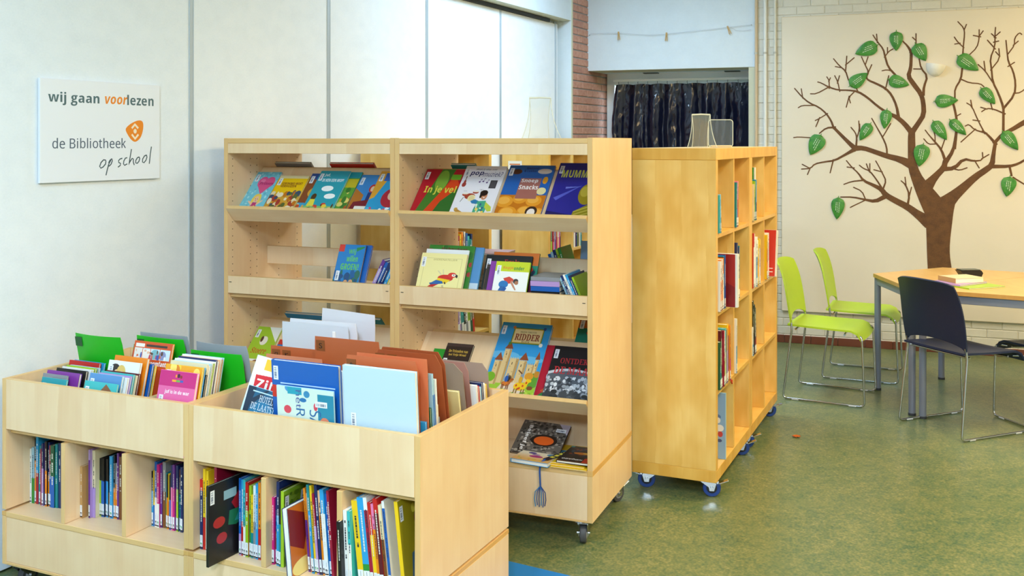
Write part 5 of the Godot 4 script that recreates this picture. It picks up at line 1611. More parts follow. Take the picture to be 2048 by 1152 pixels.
func _tray_books() -> void:
	var g1 := "books in the bin's first tray"
	tray(0.144, 0.265, 0.757, -0.050, 14, 0.007, "turquoise", "greens", "green and blue picture book lying foremost in the first tray", g1)
	tray(0.120, 0.240, 0.764, -0.075, 14, 0.006, "grey", "", "grey booklet just behind the foremost book in the first tray", g1)
	tray(0.112, 0.272, 0.768, -0.100, 14, 0.012, "purple", "purplered", "purple picture book with a blue and red print in the first tray", g1)
	var o := tray(0.090, 0.238, 0.762, -0.160, 14, 0.010, "black", "", "black-covered picture book in the middle of the first tray", g1)
	for k in 3: tray(0.098 + 0.004 * k, 0.245, 0.764 + 0.002 * (k % 2), -0.178 - 0.016 * k, 14, 0.011, ["white", "lime", "pale blue"][k], "", ["white book right behind the black one in the first tray", "lime book second behind the black one in the first tray", "pale blue book third behind the black one in the first tray"][k], g1, false)
	o = tray(0.054, 0.206, 0.770, -0.250, 12, 0.010, "red", "", "brick red picture book with a yellow block in the first tray", g1)
	var yb := MB.new()
	yb.box(Vector3(0.055, 0.172, 0.0104), Vector3(0.03, 0.03, 0.0006), 0.0)
	put(yb, "cover_print", mat("f0b020", 0.4), o)
	tray(0.060, 0.212, 0.768, -0.268, 12, 0.008, "sky blue", "", "light blue book at the back of the first tray", g1, false)
	divider(0.045, 0.282, 0.868, -0.285, -9, "20c020", "bright green divider sheet standing tallest in the first tray", [""], 0.010, 0.004, "1c5a2c")
	var g2 := "books in the bin's second tray"
	o = tray(0.353, 0.504, 0.765, -0.050, 14, 0.008, "turquoise", "", "turquoise booklet foremost in the second tray", g2)
	var hd := MB.new()
	hd.strip([Vector3(0.085, 0.150, 0.04), Vector3(0.10, 0.170, 0.05), Vector3(0.125, 0.150, 0.04)], 0.0080, 0.0086)
	put(hd, "cover_print", mat("8a5a3a", 0.5), o)
	tray(0.340, 0.490, 0.783, -0.085, 14, 0.010, "pale blue", "animals", "pale blue picture book second in the second tray", g2)
	for k in 5: tray(0.352 - 0.002 * k, 0.500, 0.776 + 0.003 * (k % 3), -0.100 - 0.013 * k, 14, 0.009, ["white", "lilac", "turquoise", "cream", "maroon"][k], "", ["white", "lilac", "turquoise", "cream", "maroon"][k] + " thin book between the pale blue and the portrait cover in the second tray", g2, false)
	tray(0.341, 0.489, 0.812, -0.170, 14, 0.010, "white", "kids", "white picture book with two painted faces in the second tray", g2)
	tray(0.338, 0.492, 0.822, -0.200, 14, 0.014, "orange", "", "orange picture book right behind the white faces cover", g2)
	for k in 3: tray(0.350, 0.500, 0.800 - 0.008 * k, -0.216 - 0.013 * k, 14, 0.010, ["blue", "yellow", "green"][k], "", ["blue", "yellow", "green"][k] + " thin book before the red-orange comic cover", g2, false)
	o = tray(0.372, 0.552, 0.868, -0.262, 14, 0.010, "orange", "orangecover", "red-orange book with a comic strip of children on its cover", g2, false)
	lettering(o, "De droomfant", 0.046, 0.222, 0.118, 0.018, 0.0106, mat("f4f0ea", 0.5))
	tray(0.350, 0.478, 0.850, -0.278, 14, 0.008, "dark green", "garden", "dark green book peeping out left behind the comic cover", g2, false)
	divider(0.340, 0.570, 0.880, -0.300, -9, "20c020", "bright green divider sheet behind the comic cover in the second tray", [""], 0.006, 0.004, "1c5a2c")
	divider(0.338, 0.572, 0.888, -0.318, -9, "a2a4ac", "grey divider sheet behind the green one in the second tray", [])
	var g3 := "books in the bin's third tray"
	o = tray(0.690, 0.846, 0.832, -0.060, 13, 0.012, "pink", "pinkcover", "pink paperback with a magenta top foremost in the third tray", g3, false)
	barcode(o, 0.018, 0.165, 0.0125)
	lettering(o, "juf is in de war", 0.030, 0.190, 0.104, 0.016, 0.0126, mat("f6e6ee", 0.5))
	tray(0.684, 0.842, 0.846, -0.090, 13, 0.008, "yellow", "yellowflowers", "orange and yellow picture book right behind the pink one", g3)
	var cs := ["sky blue", "black", "cream", "white", "pale blue", "white", "lime", "white", "navy", "white", "peach", "white", "tan", "pale blue"]
	var ns := ["sky blue", "black", "cream", "first white", "pale blue", "second white", "lime", "third white", "navy", "fourth white", "peach", "fifth white", "tan", "rearmost pale blue"]
	for k in cs.size(): tray(0.682 - 0.0042 * k, 0.838 - 0.003 * k, 0.842 + 0.004 * (k % 3) - (0.03 if k == 1 else 0.0), -0.103 - 0.0105 * k, 13, 0.008, cs[k], "", ns[k] + " thin book in the pack before the third green sheet", g3, false)
	divider(0.612, 0.846, 0.852, -0.285, -9, "20c020", "bright green divider sheet in the third tray", [""], 0.004, 0.004, "1c5a2c")
	divider(0.614, 0.848, 0.878, -0.312, -9, "a2a4ac", "grey divider sheet behind the green one in the third tray", [], 0.01)

	# the large tray of the second unit
	var g4 := "books in the large tray"
	o = tray(1.005, 1.155, 0.812, -0.085, 15, 0.010, "pale blue", "hotel", "dark teal storybook with tree silhouettes and white lettering in the large tray", g4, false, -0.14)
	for q in [["HOTEL", 0.052, 0.207, 0.055], ["DE LAATSTE", 0.026, 0.181, 0.105], ["KANS", 0.044, 0.155, 0.055]]: lettering(o, q[0], q[1], q[2], q[3], 0.021, 0.0104, mat("eef2f4", 0.5), "Droid Serif", false)
	o = tray(0.972, 1.147, 0.895, -0.155, 19, 0.008, "pale blue", "weekly", "white magazine with a red title block behind the dark teal storybook", g4, false, -0.14)
	lettering(o, "ZiN", 0.028, 0.238, 0.09, 0.034, 0.0086, mat("f6f2ee", 0.5))
	o = tray(1.162, 1.413, 0.915, -0.040, -4, 0.016, "blue", "", "big glossy blue folder with a paler book in its pocket", g4)
	var rd := MB.new()
	rd.box(Vector3(0.014, 0.245, 0.0163), Vector3(0.028, 0.038, 0.0006), 0.0)
	put(rd, "red_label", mat("d8321e", 0.4), o)
	var pk := MB.new()
	pk.box(Vector3(0.135, 0.2725, 0.0165), Vector3(0.205, 0.004, 0.001), 0.0)
	put(pk, "pocket_edge", mat("b9d6ee", 0.2), o)
	o = tray(1.196, 1.408, 0.842, -0.022, -4, 0.006, "pale blue", "fest", "pale mint book with turned blue lettering in the blue folder's pocket", g4, false)
	barcode(o, 0.166, 0.225, 0.0066, false)
	lettering(o, "het", 0.072, 0.262, 0.055, 0.020, 0.0066, mat("55609c", 0.5), "Droid Sans", false, 0.0, -PI / 2)
	lettering(o, "REUZE", 0.072, 0.205, 0.14, 0.032, 0.0066, mat("2468a0", 0.5), "Droid Sans", false, 0.0, -PI / 2)
	lettering(o, "SAMEN", 0.122, 0.205, 0.15, 0.042, 0.0066, mat("2468a0", 0.5), "Droid Sans", false, 0.0, -PI / 2)
	for k in 4: tray(1.180 + 0.01 * k, 1.432 + 0.004 * k, 0.895 - 0.012 * k, -0.062 - 0.018 * k, -3, 0.014, ["white", "sky blue", "peach", "navy"][k], "", ["white", "sky blue", "peach", "navy"][k] + " picture book standing behind the big blue folder", g4, false)
	o = tray(1.438, 1.690, 0.926, -0.026, -4, 0.014, "c3dbe9", "", "large pale blue board book with a blank cover in the large tray", g4, false)
	barcode(o, 0.034, 0.190, 0.0146)
	divider(1.418, 1.678, 0.946, -0.068, -3, "c8663a", "orange-brown divider sheet right behind the pale blue board book", ["t"], 0.0, 0.010)
	divider(1.440, 1.690, 0.948, -0.100, -3, "d9754a", "bright orange divider sheet second behind the pale blue board book", [], 0.0, 0.002)
	for k in 7:
		tray(1.440 + 0.003 * k, 1.690, [0.765, 0.800, 0.90, 0.835, 0.880, 0.80, 0.76][k], -0.088 - (0.017 if k else 0.0) - 0.0105 * k, -5, 0.009, ["sky blue", "dark green", "pale blue", "blue", "white", "cream", "grey"][k], "", ["sky blue", "dark green", "pale blue", "blue", "white", "cream", "grey"][k] + " book between the orange and brown divider sheets", g4, false)
	divider(1.452, 1.694, 0.946, -0.176, -10, "a8522c", "dark brown divider sheet with two tabs, front one of its pair", ["u", "v"], 0.0, 0.020)
	divider(1.458, 1.697, 0.952, -0.190, -10, "a8522c", "dark brown divider sheet, rear one of its pair", [], 0.0, 0.020)
	tray(1.420, 1.672, 0.800, -0.330, -11, 0.010, "f0e29a", "", "pale yellow book behind the dark brown divider pair", g4, false)
	divider(1.400, 1.655, 0.872, -0.390, -12, "9c8a78", "smoky brown divider sheet behind the pale yellow book", [], 0.0, 0.03, "8a4a1c")
	divider(1.400, 1.650, 0.866, -0.440, -12, "b88476", "dusty pink divider sheet before the rearmost books", [], 0.0, 0.012)
	for k in 6: tray(1.432, 1.670, 0.790 - 0.006 * (k % 3), -0.462 - 0.014 * k, -8, 0.011, ["white", "red", "pale blue", "navy", "white", "yellow"][k], "", ["first white", "red", "pale blue", "navy", "second white", "yellow"][k] + " book in the rearmost pack of the large tray", g4, false)
	divider(1.410, 1.668, 0.842, -0.555, -8, "a89080", "brownish grey divider sheet rearmost in the large tray", [], 0.0, 0.02)
	divider(1.148, 1.405, 0.942, -0.288, -5, "bf6236", "orange-brown divider sheet with the letter s behind the blue folder", ["s"], 0.0, 0.003)
	divider(0.955, 1.200, 0.893, -0.300, -5, "bf6236", "orange-brown divider sheet with two letter tabs left of the tallest one", ["q", "r"], 0.0, 0.003)
	divider(0.965, 1.200, 0.872, -0.262, -5, "e08a66", "salmon divider sheet in front of the two-letter one", [], 0.0, 0.003)
	o = divider(0.905, 1.190, 0.951, -0.430, -3, "d4d8de", "pale grey blank board with a white clip, front one behind the orange sheets", [], 0.0, 0.002)
	var clip := MB.new()
	clip.box(Vector3(0.225, 0.345, 0.003), Vector3(0.012, 0.03, 0.004), 0.001)
	put(clip, "clip", mat("f4f2ee", 0.4), o)
	divider(0.925, 1.215, 0.962, -0.445, -3, "e2dfe2", "white blank board right behind the pale grey one", [], 0.0, 0.006)
	o = divider(1.015, 1.240, 1.000, -0.490, -3, "d9d6da", "tallest pale board of all, tilted in the back of the large tray", [], 0.0, 0.002)
	o.rotate_object_local(Vector3(0, 0, 1), -0.05)


# ---------------------------------------------------------------- rows in the bin's cubbies
func _bin_row_books() -> void:
	var y := 0.2742
	row(F_BIN, 0.0215, y, -0.100, ["9|198|white|0|s", "12|204|pale blue,green|45", "8|238|black,orange|66|s", "12|252|sky blue,crimson|45", "12|214|teal|0|s", "7|205|crimson|0", "9|225|navy,lilac|60|s", "7|228|pink,magenta|50|s", "9|235|black,orange|55|s", "8|232|navy,orange|48|s", "9|222|crimson,blue|52|s", "18|225|dark green,blue|50", "12|230|teal|0", "14|235|navy|0"], "the bin's first cubby", "books in the bin's first cubby", 0.0, 0.17, 0.287)
	row(F_BIN, 0.3105, y, -0.066, ["11|182|tan|0|s|0|130"], "the bin's second cubby, standing apart", "books in the bin's second cubby")
	row(F_BIN, 0.338, y, -0.110, ["7|240|lilac,purple|85|s|32|190", "14|236|cream,lilac|45||22|190", "7|205|black,lime|62|s", "7|206|black,blue|62|s", "7|206|black,blue|61|s", "7|204|black,blue|62|s", "7|205|black,sky blue|62|s", "8|168|black,orange|52|s", "13|218|sky blue|0|s", "8|222|black,orange|48|s", "9|195|grey,orange|62|s", "8|232|purple|0|s", "12|220|brown|0", "14|225|navy|0"], "the bin's second cubby", "books in the bin's second cubby", 0.0, 0.15, 0.571)
	row(F_BIN, 0.5925, y, -0.115, ["8|188|black,sky blue|64|s", "8|192|yellow,blue|38", "11|224|blue,white|45|s", "10|216|magenta,white|38|s", "8|214|purple|0|s", "14|226|grey,brown|55", "6|190|teal,green|45|s", "6|186|black,orange|58|s", "6|190|yellow,orange|50|s", "7|186|black,blue|55|s", "7|222|navy,pink|66|s", "9|224|purple,magenta|64|s", "7|222|navy,magenta|66|s", "8|224|navy,lime|64|s", "8|210|brown,teal|60|s", "10|220|navy|0|s"], "the bin's third cubby", "books in the bin's third cubby", 0.0, 0.155, 0.849)
	row(F_BIN, 0.8825, y, -0.032, ["12|226|red,navy,red|84|s", "10|262|yellow,red|40", "9|256|yellow|0|s", "11|176|white|0|s|10|180", "12|208|white|0|s|10|180", "10|275|crimson,purple|55|s|-2"], "the bin's fourth cubby", "books in the bin's fourth cubby", 0.0, 0.2)
	var dk := face(F_BIN * Transform3D(Basis(Vector3.UP, PI / 2 - 0.06), Vector3(1.000, y + 0.0005, 0.072)), 0.205, 0.252, 0.009, "black", "darkbirds", "black picture book with red and green birds pulled halfway out of the bin", "", true)
	dk.set_meta("group", "books in the bin's fourth cubby")
	row(F_BIN, 1.030, y, -0.045, ["9|246|blue,lilac|28|s", "9|243|sky blue,red|45|s", "9|244|turquoise,white|40|s", "11|238|red,lime,red|62|s", "9|228|lime,green|60|s", "9|200|yellow,teal|40|s", "10|232|white,grey|50|s", "9|240|sky blue|0|s", "10|244|orange,red|40|s", "11|250|blue|0|s"], "cubby four's right-hand group", "books in the bin's fourth cubby", 0.0, 0.2, 1.139)
	row(F_BIN, 1.170, y, -0.028, ["10|210|magenta|0|s", "9|205|navy,brown|50|s|-10", "11|262|navy,sky blue|60|s", "7|240|black,teal|55|s"], "the bin's fifth cubby", "books in the bin's fifth cubby", 0.0, 0.17)
	var mo := face(F_BIN * Transform3D(Basis(Vector3.UP, PI / 2), Vector3(1.210, y + 0.0005, -0.026)), 0.20, 0.236, 0.011, "lime", "moss", "olive green picture book with a pale title in the bin's fifth cubby", "books in the bin's fifth cubby")
	lettering(mo, "EG", 0.085, 0.185, 0.07, 0.03, 0.0114, mat("c9cdd0", 0.5), "Droid Sans", true, 0.15)
	var fx := face(F_BIN * Transform3D(Basis(Vector3(0, 0, 1), 0.10) * Basis(Vector3.UP, PI / 2 + PI), Vector3(1.300, y + 0.0005, -0.165)), 0.20, 0.212, 0.020, "navy", "", "thick navy book with its page edges turned outwards in the bin", "books in the bin's fifth cubby", false)
	var fp := MB.new()
	fp.prism(PackedVector2Array([Vector2(0.001, 0.001), Vector2(0.199, 0.001), Vector2(0.199, 0.211), Vector2(0.001, 0.211)]), -0.0004, 0.0002)
	put(fp, "cover_print", art("fox"), fx)
	row(F_BIN, 1.309, y, -0.030, ["8|255|orange,purple|62|s|-4", "8|240|peach,orange|78|s|-6", "9|270|teal,sky blue|70|s", "8|268|yellow|0|s", "8|245|crimson,lilac|60|s", "10|272|navy|0|s", "10|256|peach,orange|70|s", "14|262|sky blue,white|72|s", "10|250|blue|0|s", "9|262|crimson|0", "9|255|navy|0"], "cubby five's right-hand group", "books in the bin's fifth cubby", 0.085, 0.19, 1.418)
	row(F_BIN, 1.4525, y, -0.012, ["12|192|black|0||26|190", "12|222|white|0|s|8", "10|220|turquoise,white|55|s|6"], "the bin's sixth cubby", "books in the bin's sixth cubby", 0.045, 0.2)
	row(F_BIN, 1.502, y, -0.020, ["20|250|yellow|0|s", "22|262|sky blue,green|25|s|0", "12|265|white,crimson|86|s", "12|252|red,yellow|62|s", "10|250|pink,orange|70|s", "14|268|red,maroon|84|s", "10|250|cream,brown|60", "9|262|white,blue|92|s"], "cubby six's right-hand group", "books in the bin's sixth cubby", 0.115, 0.2, 1.665)
	var be := face(F_BIN * Transform3D(Basis(Vector3(0, 0, 1), 0.115) * Basis(Vector3.UP, PI / 2), Vector3(1.6525, y + 0.0005, -0.020)), 0.2, 0.268, 0.012, "yellow", "berry", "olive yellow picture book with a maroon fruit, rightmost in the bin", "books in the bin's sixth cubby")


# ---------------------------------------------------------------- books on the tall shelves
# on a sloping display: x and height above the board's foot, lifted off the board
func shown(y: float, x: float, w: float, h: float, th: float, lift: float, spine: String, key: String, label: String, group: String, code := true, v := 0.0005) -> Node3D:
	return face(F_SHELF * Transform3D(Basis(), Vector3(x, y, -0.050)) * Transform3D(Basis(Vector3.RIGHT, -LEAN), Vector3.ZERO) * at(0, v, lift), w, h, th, spine, key, label, group, code)

func stood(x: float, y: float, z: float, w: float, h: float, th: float, lean_deg: float, spine: String, key: String, label: String, group: String, code := true) -> Node3D:
	return face(F_SHELF * Transform3D(Basis(Vector3.RIGHT, -deg_to_rad(lean_deg)), Vector3(x, y, z)), w, h, th, spine, key, label, group, code)

func _shelf_books() -> void:
	var g := "picture books on the left top display"
	var o := shown(1.256, 0.022, 0.132, 0.272, 0.009, 0.0005, "pale blue", "heart", "light blue picture book with a pink heart on the top display", g)
	lettering(o, "Prinses", 0.042, 0.190, 0.075, 0.018, 0.0095, mat("a02a66", 0.5), "Droid Serif", true, 0.2)
	o = shown(1.256, 0.158, 0.158, 0.250, 0.010, 0.0005, "yellow", "yellowtop", "yellow picture book with a crowded brown scene on the top display", g)
	lettering(o, "GERONIMO MOET", 0.030, 0.192, 0.112, 0.014, 0.0105, mat("7a2a1a", 0.5))
	lettering(o, "VERHUIZEN", 0.030, 0.176, 0.085, 0.014, 0.0105, mat("7a2a1a", 0.5))
	shown(1.256, 0.322, 0.15, 0.268, 0.007, 0.0005, "brown", "brownblue", "brown and blue picture book half hidden by a turquoise one", g)
	o = shown(1.256, 0.372, 0.156, 0.276, 0.009, 0.009, "turquoise", "bubbles", "turquoise picture book with speech bubbles and children", g)
	lettering(o, "Juf,", 0.03, 0.238, 0.030, 0.020, 0.0095, mat("f0f6f6", 0.5))
	lettering(o, "IK KEN EEN MOP!", 0.030, 0.208, 0.112, 0.018, 0.0095, mat("f0f6f6", 0.5))
	shown(1.256, 0.442, 0.142, 0.280, 0.007, 0.0005, "green", "greens", "green and yellow picture book behind the turquoise one", g)
	shown(1.256, 0.590, 0.128, 0.262, 0.009, 0.0005, "sky blue", "sailor", "blue picture book with a red-capped figure and a white panel", g)
	o = shown(1.256, 0.688, 0.155, 0.276, 0.010, 0.0105, "orange", "swirl", "blue and red picture book next to the left bookcase's right side", g)
	lettering(o, "Heksje", 0.05, 0.236, 0.09, 0.026, 0.0105, mat("8a1a2a", 0.5), "Droid Serif")
	var gb := "books on the rear side of the top display"
	for q in [[0, 0.62, 0.20, "grey", "grey and green book on the far side of the left display, its top edge showing"], [0, 0.28, 0.235, "red", "brick red book on the far side of the left display, its top edge showing"], [0, 0.03, 0.12, "green", "green book on the far side of the left display, its top edge showing"], [1, 0.64, 0.12, "teal", "blue green book on the far side of the right display, its top edge showing"]]:
		var fr: Transform3D = F_SHELF * at(0.8743 * q[0], 0, 0) * Transform3D(Basis(Vector3.UP, PI), Vector3(0.8743, 1.256, -0.6056))
		face(fr * Transform3D(Basis(), Vector3(q[1], 0, -0.05)) * Transform3D(Basis(Vector3.RIGHT, -LEAN), Vector3.ZERO) * at(0, 0.0005, 0.0005), q[2], 0.336, 0.012, q[3], "", q[4], gb, false)
	g = "picture books on the right top display"
	o = shown(1.256, 0.904, 0.186, 0.302, 0.009, 0.0005, "crimson", "chilli", "red and green picture book with big chilli shapes on the top display", g)
	lettering(o, "In je vel", 0.028, 0.150, 0.150, 0.052, 0.0095, mat("d8d04a", 0.5))
	o = shown(1.256, 1.092, 0.192, 0.322, 0.011, 0.0005, "white", "music", "white picture book about music with a drum kit and a singer", g)
	lettering(o, "Weet jij alles over", 0.050, 0.294, 0.10, 0.012, 0.0115, mat("4a4a52", 0.5), "Droid Sans", false, 0.15)
	lettering(o, "pop", 0.030, 0.258, 0.060, 0.030, 0.0115, mat("2c2f66", 0.5), "Droid Sans", true, 0.15)
	lettering(o, "muziek?", 0.092, 0.258, 0.088, 0.030, 0.0115, mat("4a4f86", 0.5), "Droid Sans", false, 0.15)
	o = shown(1.256, 1.296, 0.206, 0.330, 0.010, 0.0005, "blue", "cookies", "blue picture book with orange biscuits and a brown title box", g)
	lettering(o, "Gezond", 0.080, 0.306, 0.055, 0.013, 0.0105, mat("16306a", 0.5))
	lettering(o, "& Lekker", 0.072, 0.290, 0.060, 0.013, 0.0105, mat("16306a", 0.5))
	lettering(o, "Snoep", 0.074, 0.224, 0.075, 0.026, 0.0105, mat("f4eeea", 0.5))
	lettering(o, "Snacks", 0.072, 0.190, 0.086, 0.026, 0.0105, mat("f4eeea", 0.5))
	o = shown(1.256, 1.520, 0.20, 0.346, 0.010, 0.0005, "navy", "gold", "dark blue picture book with a golden wrapped figure", g)
	lettering(o, "MUMMIES", 0.022, 0.262, 0.165, 0.042, 0.0105, mat("cfd04a", 0.5))

	# flat shelves
	g = "books on the left flat shelf"
	var y := 0.9120
	o = stood(0.530, y, -0.045, 0.132, 0.244, 0.010, 24, "navy", "jungle", "blue picture book with green lettering and a red corner on the left flat shelf", g, false)
	barcode(o, 0.018, 0.10, 0.0104)
	for q in [["Wij", 0.052, 0.196, 0.036], ["willen", 0.048, 0.166, 0.056], ["GROEN!", 0.026, 0.128, 0.09]]: lettering(o, q[0], q[1], q[2], q[3], 0.028, 0.0105, mat("6ac84a", 0.5))
	stood(0.548, y, -0.062, 0.136, 0.242, 0.012, 24, "blue", "", "plain blue book right behind the one with green lettering", g, false)
	row(F_SHELF, 0.690, y, -0.075, ["16|196|purple,lilac|78|s", "15|186|blue,navy|50|s", "16|184|navy,purple|45|s", "15|186|sky blue,navy|40|s", "14|176|blue,yellow|60|s", "14|172|navy,orange|50|s"], "the left flat shelf's leaning group", g, -0.46, 0.15, 0.800)
	g = "books on the right flat shelf"
	o = stood(0.952, y, -0.020, 0.212, 0.228, 0.010, 26, "cream", "parrot", "cream picture book with a red parrot on its cover", g)
	lettering(o, "DIERENATELIER", 0.06, 0.196, 0.11, 0.007, 0.0104, mat("a8964a", 0.5), "Droid Sans", false)
	stood(0.960, y, -0.036, 0.200, 0.246, 0.006, 26, "white", "whitestory", "white picture book showing its top edge behind the parrot book", g, false)
	o = stood(0.966, y, -0.052, 0.212, 0.262, 0.010, 26, "green", "garden", "green picture book behind the white one on the right flat shelf", g, false)
	lettering(o, "Kabouters", 0.06, 0.235, 0.12, 0.018, 0.0105, mat("6a1a1a", 0.5))
	stood(1.020, y, -0.068, 0.196, 0.256, 0.010, 26, "sky blue", "animals", "tall sky blue picture book with a red foot beside the parrot book", g, false)
	o = stood(1.236, y, -0.058, 0.208, 0.228, 0.008, 26, "black", "hedgehog", "black picture book with red lettering and a green beast", g)
	lettering(o, "Egels", 0.085, 0.182, 0.068, 0.028, 0.0085, mat("c02424", 0.5), "Droid Serif")
	lettering(o, "van de", 0.060, 0.156, 0.050, 0.014, 0.0085, mat("e8e4e0", 0.5), "Droid Serif")
	stood(1.262, y, -0.074, 0.206, 0.240, 0.008, 26, "dark green", "dino", "green picture book standing behind the black one", g, false)
	stood(1.252, y, -0.040, 0.10, 0.188, 0.006, 26, "tan", "woods", "small brown book between the black and the lime-topped ones", g, false)
	stood(1.272, y, -0.030, 0.13, 0.204, 0.008, 26, "purple", "purplered", "purple and pink book mostly hidden by the lime-topped one", g, false)
	o = stood(1.304, y, -0.014, 0.150, 0.206, 0.010, 26, "lime", "chick", "white and lime picture book with a stooping child and a green hen", g)
	lettering(o, "Kopje", 0.034, 0.170, 0.045, 0.016, 0.0105, mat("e08a1c", 0.5))
	lettering(o, "onder", 0.082, 0.170, 0.045, 0.016, 0.0105, mat("2a7a3a", 0.5))
	# lying pile and leaning group at the right end of that shelf
	for k in 7:
		var th := [0.022, 0.018, 0.024, 0.016, 0.020, 0.020, 0.016][k] as float
		var yy := y
		for j in k: yy += [0.022, 0.018, 0.024, 0.016, 0.020, 0.020, 0.016][j] + 0.0006
		var nm: String = ["dark green", "olive", "navy", "black", "blue", "lilac", "grey"][k]
		var f: Node3D = thing("flat_book", "%s book, %s from the bottom of the lying pile on the flat shelf" % [nm, ORD[k]], "book", F_SHELF * Transform3D(Basis(Vector3.UP, PI / 2 + 0.03 * (k % 3)) * Basis(Vector3.RIGHT, -PI / 2), Vector3(1.596, yy, -0.045)), g)
		book(f, th, 0.122, 0.155 - 0.004 * (k % 2), [[1.0, lin(nm)]], lin(nm))
	row(F_SHELF, 1.652, y, -0.055, ["9|150|pale blue|0", "10|160|navy|0", "8|165|white,pale blue|40", "9|165|sky blue|0", "10|160|navy,blue|40", "8|155|lime|0"], "the flat shelf's right leaning group", g, 0.42, 0.2, 1.728)
	var gr := "books on the rear half of the right flat shelf"
	for k in 6:
		var nm: String = ["orange", "grey", "white", "tan", "cream", "pink"][k]
		var f: Node3D = thing("flat_book", "%s book, %s from the bottom of the pile behind the middle rail" % [nm, ORD[k]], "book", F_SHELF * Transform3D(Basis(Vector3.UP, -0.05 + 0.05 * (k % 3)) * Basis(Vector3.RIGHT, -PI / 2 + (0.0)), Vector3(1.050, y + 0.031 * k, -0.37)), gr)
		book(f, 0.030, 0.19, 0.165, [[1.0, lin(nm)]], lin("e9a8b4" if k == 5 else nm))
	row(F_SHELF, 1.50, y, -0.345, ["14|205|blue|0", "12|215|pale blue|0", "14|225|navy|0", "10|230|lime|0", "12|236|green|0"], "the group behind the middle rail", gr, 0.30, 0.16, 1.58)
	stood(1.565, y, -0.40, 0.14, 0.255, 0.008, 10, "green", "skykids", "green-edged book with a pale drawing behind the middle rail", gr, false)

	# lower displays
	g = "picture books on the lower right display"
	o = shown(0.530, 1.022, 0.124, 0.252, 0.012, 0.0005, "black", "woods", "dark brown novel with yellow lettering alone on the lower display", g, false)
	barcode(o, 0.014, 0.152, 0.0124)
	lettering(o, "De Vrienden van", 0.018, 0.206, 0.09, 0.014, 0.0125, mat("d8b44a", 0.5), "Droid Serif")
	lettering(o, "het Vrije Woud", 0.022, 0.186, 0.082, 0.014, 0.0125, mat("d8b44a", 0.5), "Droid Serif")
	shown(0.530, 0.965, 0.10, 0.222, 0.006, 0.0005, "dark green", "forest", "small green book peeping out beside the dark brown novel", g, false)
	o = shown(0.530, 1.250, 0.228, 0.378, 0.016, 0.0005, "sky blue", "castle", "large blue picture book with a castle and two mounted knights", g)
	lettering(o, "MIJN GROTE", 0.092, 0.326, 0.075, 0.010, 0.0165, mat("5a3a24", 0.5), "Droid Serif", false)
	lettering(o, "RIDDER", 0.074, 0.290, 0.112, 0.032, 0.0165, mat("8a1f1a", 0.5), "Droid Serif")
	lettering(o, "BOEK", 0.108, 0.278, 0.038, 0.009, 0.0165, mat("5a3a24", 0.5), "Droid Serif", false)
	o = shown(0.530, 1.425, 0.17, 0.284, 0.006, 0.0005, "crimson", "slices", "red and green picture book squeezed between the castle and moon books", g, false)
	lettering(o, "el", 0.082, 0.115, 0.030, 0.045, 0.0065, mat("e6e2f0", 0.5))
	o = shown(0.530, 1.515, 0.205, 0.276, 0.010, 0.0095, "black", "moon", "black picture book with a grey moon surface and red lettering", g)
	lettering(o, "ONTDEK", 0.040, 0.192, 0.12, 0.026, 0.0105, mat("a8242a", 0.5), "Droid Serif")
	lettering(o, "DE MAAN", 0.022, 0.142, 0.175, 0.034, 0.0105, mat("c8282c", 0.5), "Droid Serif")
	shown(0.530, 1.578, 0.13, 0.25, 0.008, -0.032, "teal", "dino", "teal and orange picture book standing behind the moon book's board", g, true, 0.21)
	g = "picture books on the lower left display"
	o = shown(0.530, 0.030, 0.130, 0.262, 0.009, 0.0005, "lime", "pup", "lime and white picture book with a small dog on the lower left display", g)
	lettering(o, "Stoere", 0.02, 0.115, 0.08, 0.03, 0.0095, mat("c8541e", 0.5), "Droid Serif", true, 0.15)
	shown(0.530, 0.176, 0.13, 0.20, 0.008, 0.0005, "navy", "jungle", "dark blue picture book beside the small dog cover", g, false)
	for q in [[0.50, 0.26, "sky blue", "blue book on the far side of the lower left display"], [0.24, 0.23, "teal", "teal book on the far side of the lower left display"], [0.03, 0.16, "lime", "lime and black book on the far side of the lower left display"]]:
		var fr: Transform3D = F_SHELF * Transform3D(Basis(Vector3.UP, PI), Vector3(0.8743, 0.530, -0.6056))
		face(fr * Transform3D(Basis(), Vector3(q[0], 0, -0.05)) * Transform3D(Basis(Vector3.RIGHT, -LEAN), Vector3.ZERO) * at(0, 0.0005, 0.0005), q[1], 0.345, 0.014, q[2], "", q[3], "books on the rear side of the lower display", false)

	# bottom shelf of the right bookcase
	g = "magazines on the bottom shelf"
	y = 0.3054
	o = face(F_SHELF * Transform3D(Basis(Vector3.UP, -0.10) * Basis(Vector3.RIGHT, -0.98), Vector3(1.360, y, -0.105)), 0.215, 0.175, 0.008, "black", "owl", "brown magazine with an owl's eye propped at the back of the bottom shelf", g, false)
	barcode(o, 0.182, 0.140, 0.0084, false)
	lettering(o, "Beleef je", 0.030, 0.150, 0.13, 0.022, 0.0084, mat("ece8e4", 0.5), "Droid Sans", true, 0.0, -PI / 2)
	var flat := func(x: float, yy: float, z: float, turn: float) -> Transform3D: return F_SHELF * Transform3D(Basis(Vector3.UP, turn) * Basis(Vector3.RIGHT, -PI / 2), Vector3(x, yy, z))
	face(flat.call(1.405, y, 0.006, -0.10), 0.165, 0.190, 0.016, "sky blue", "beach", "beach-coloured picture book lying at the front of the bottom shelf", g, false)
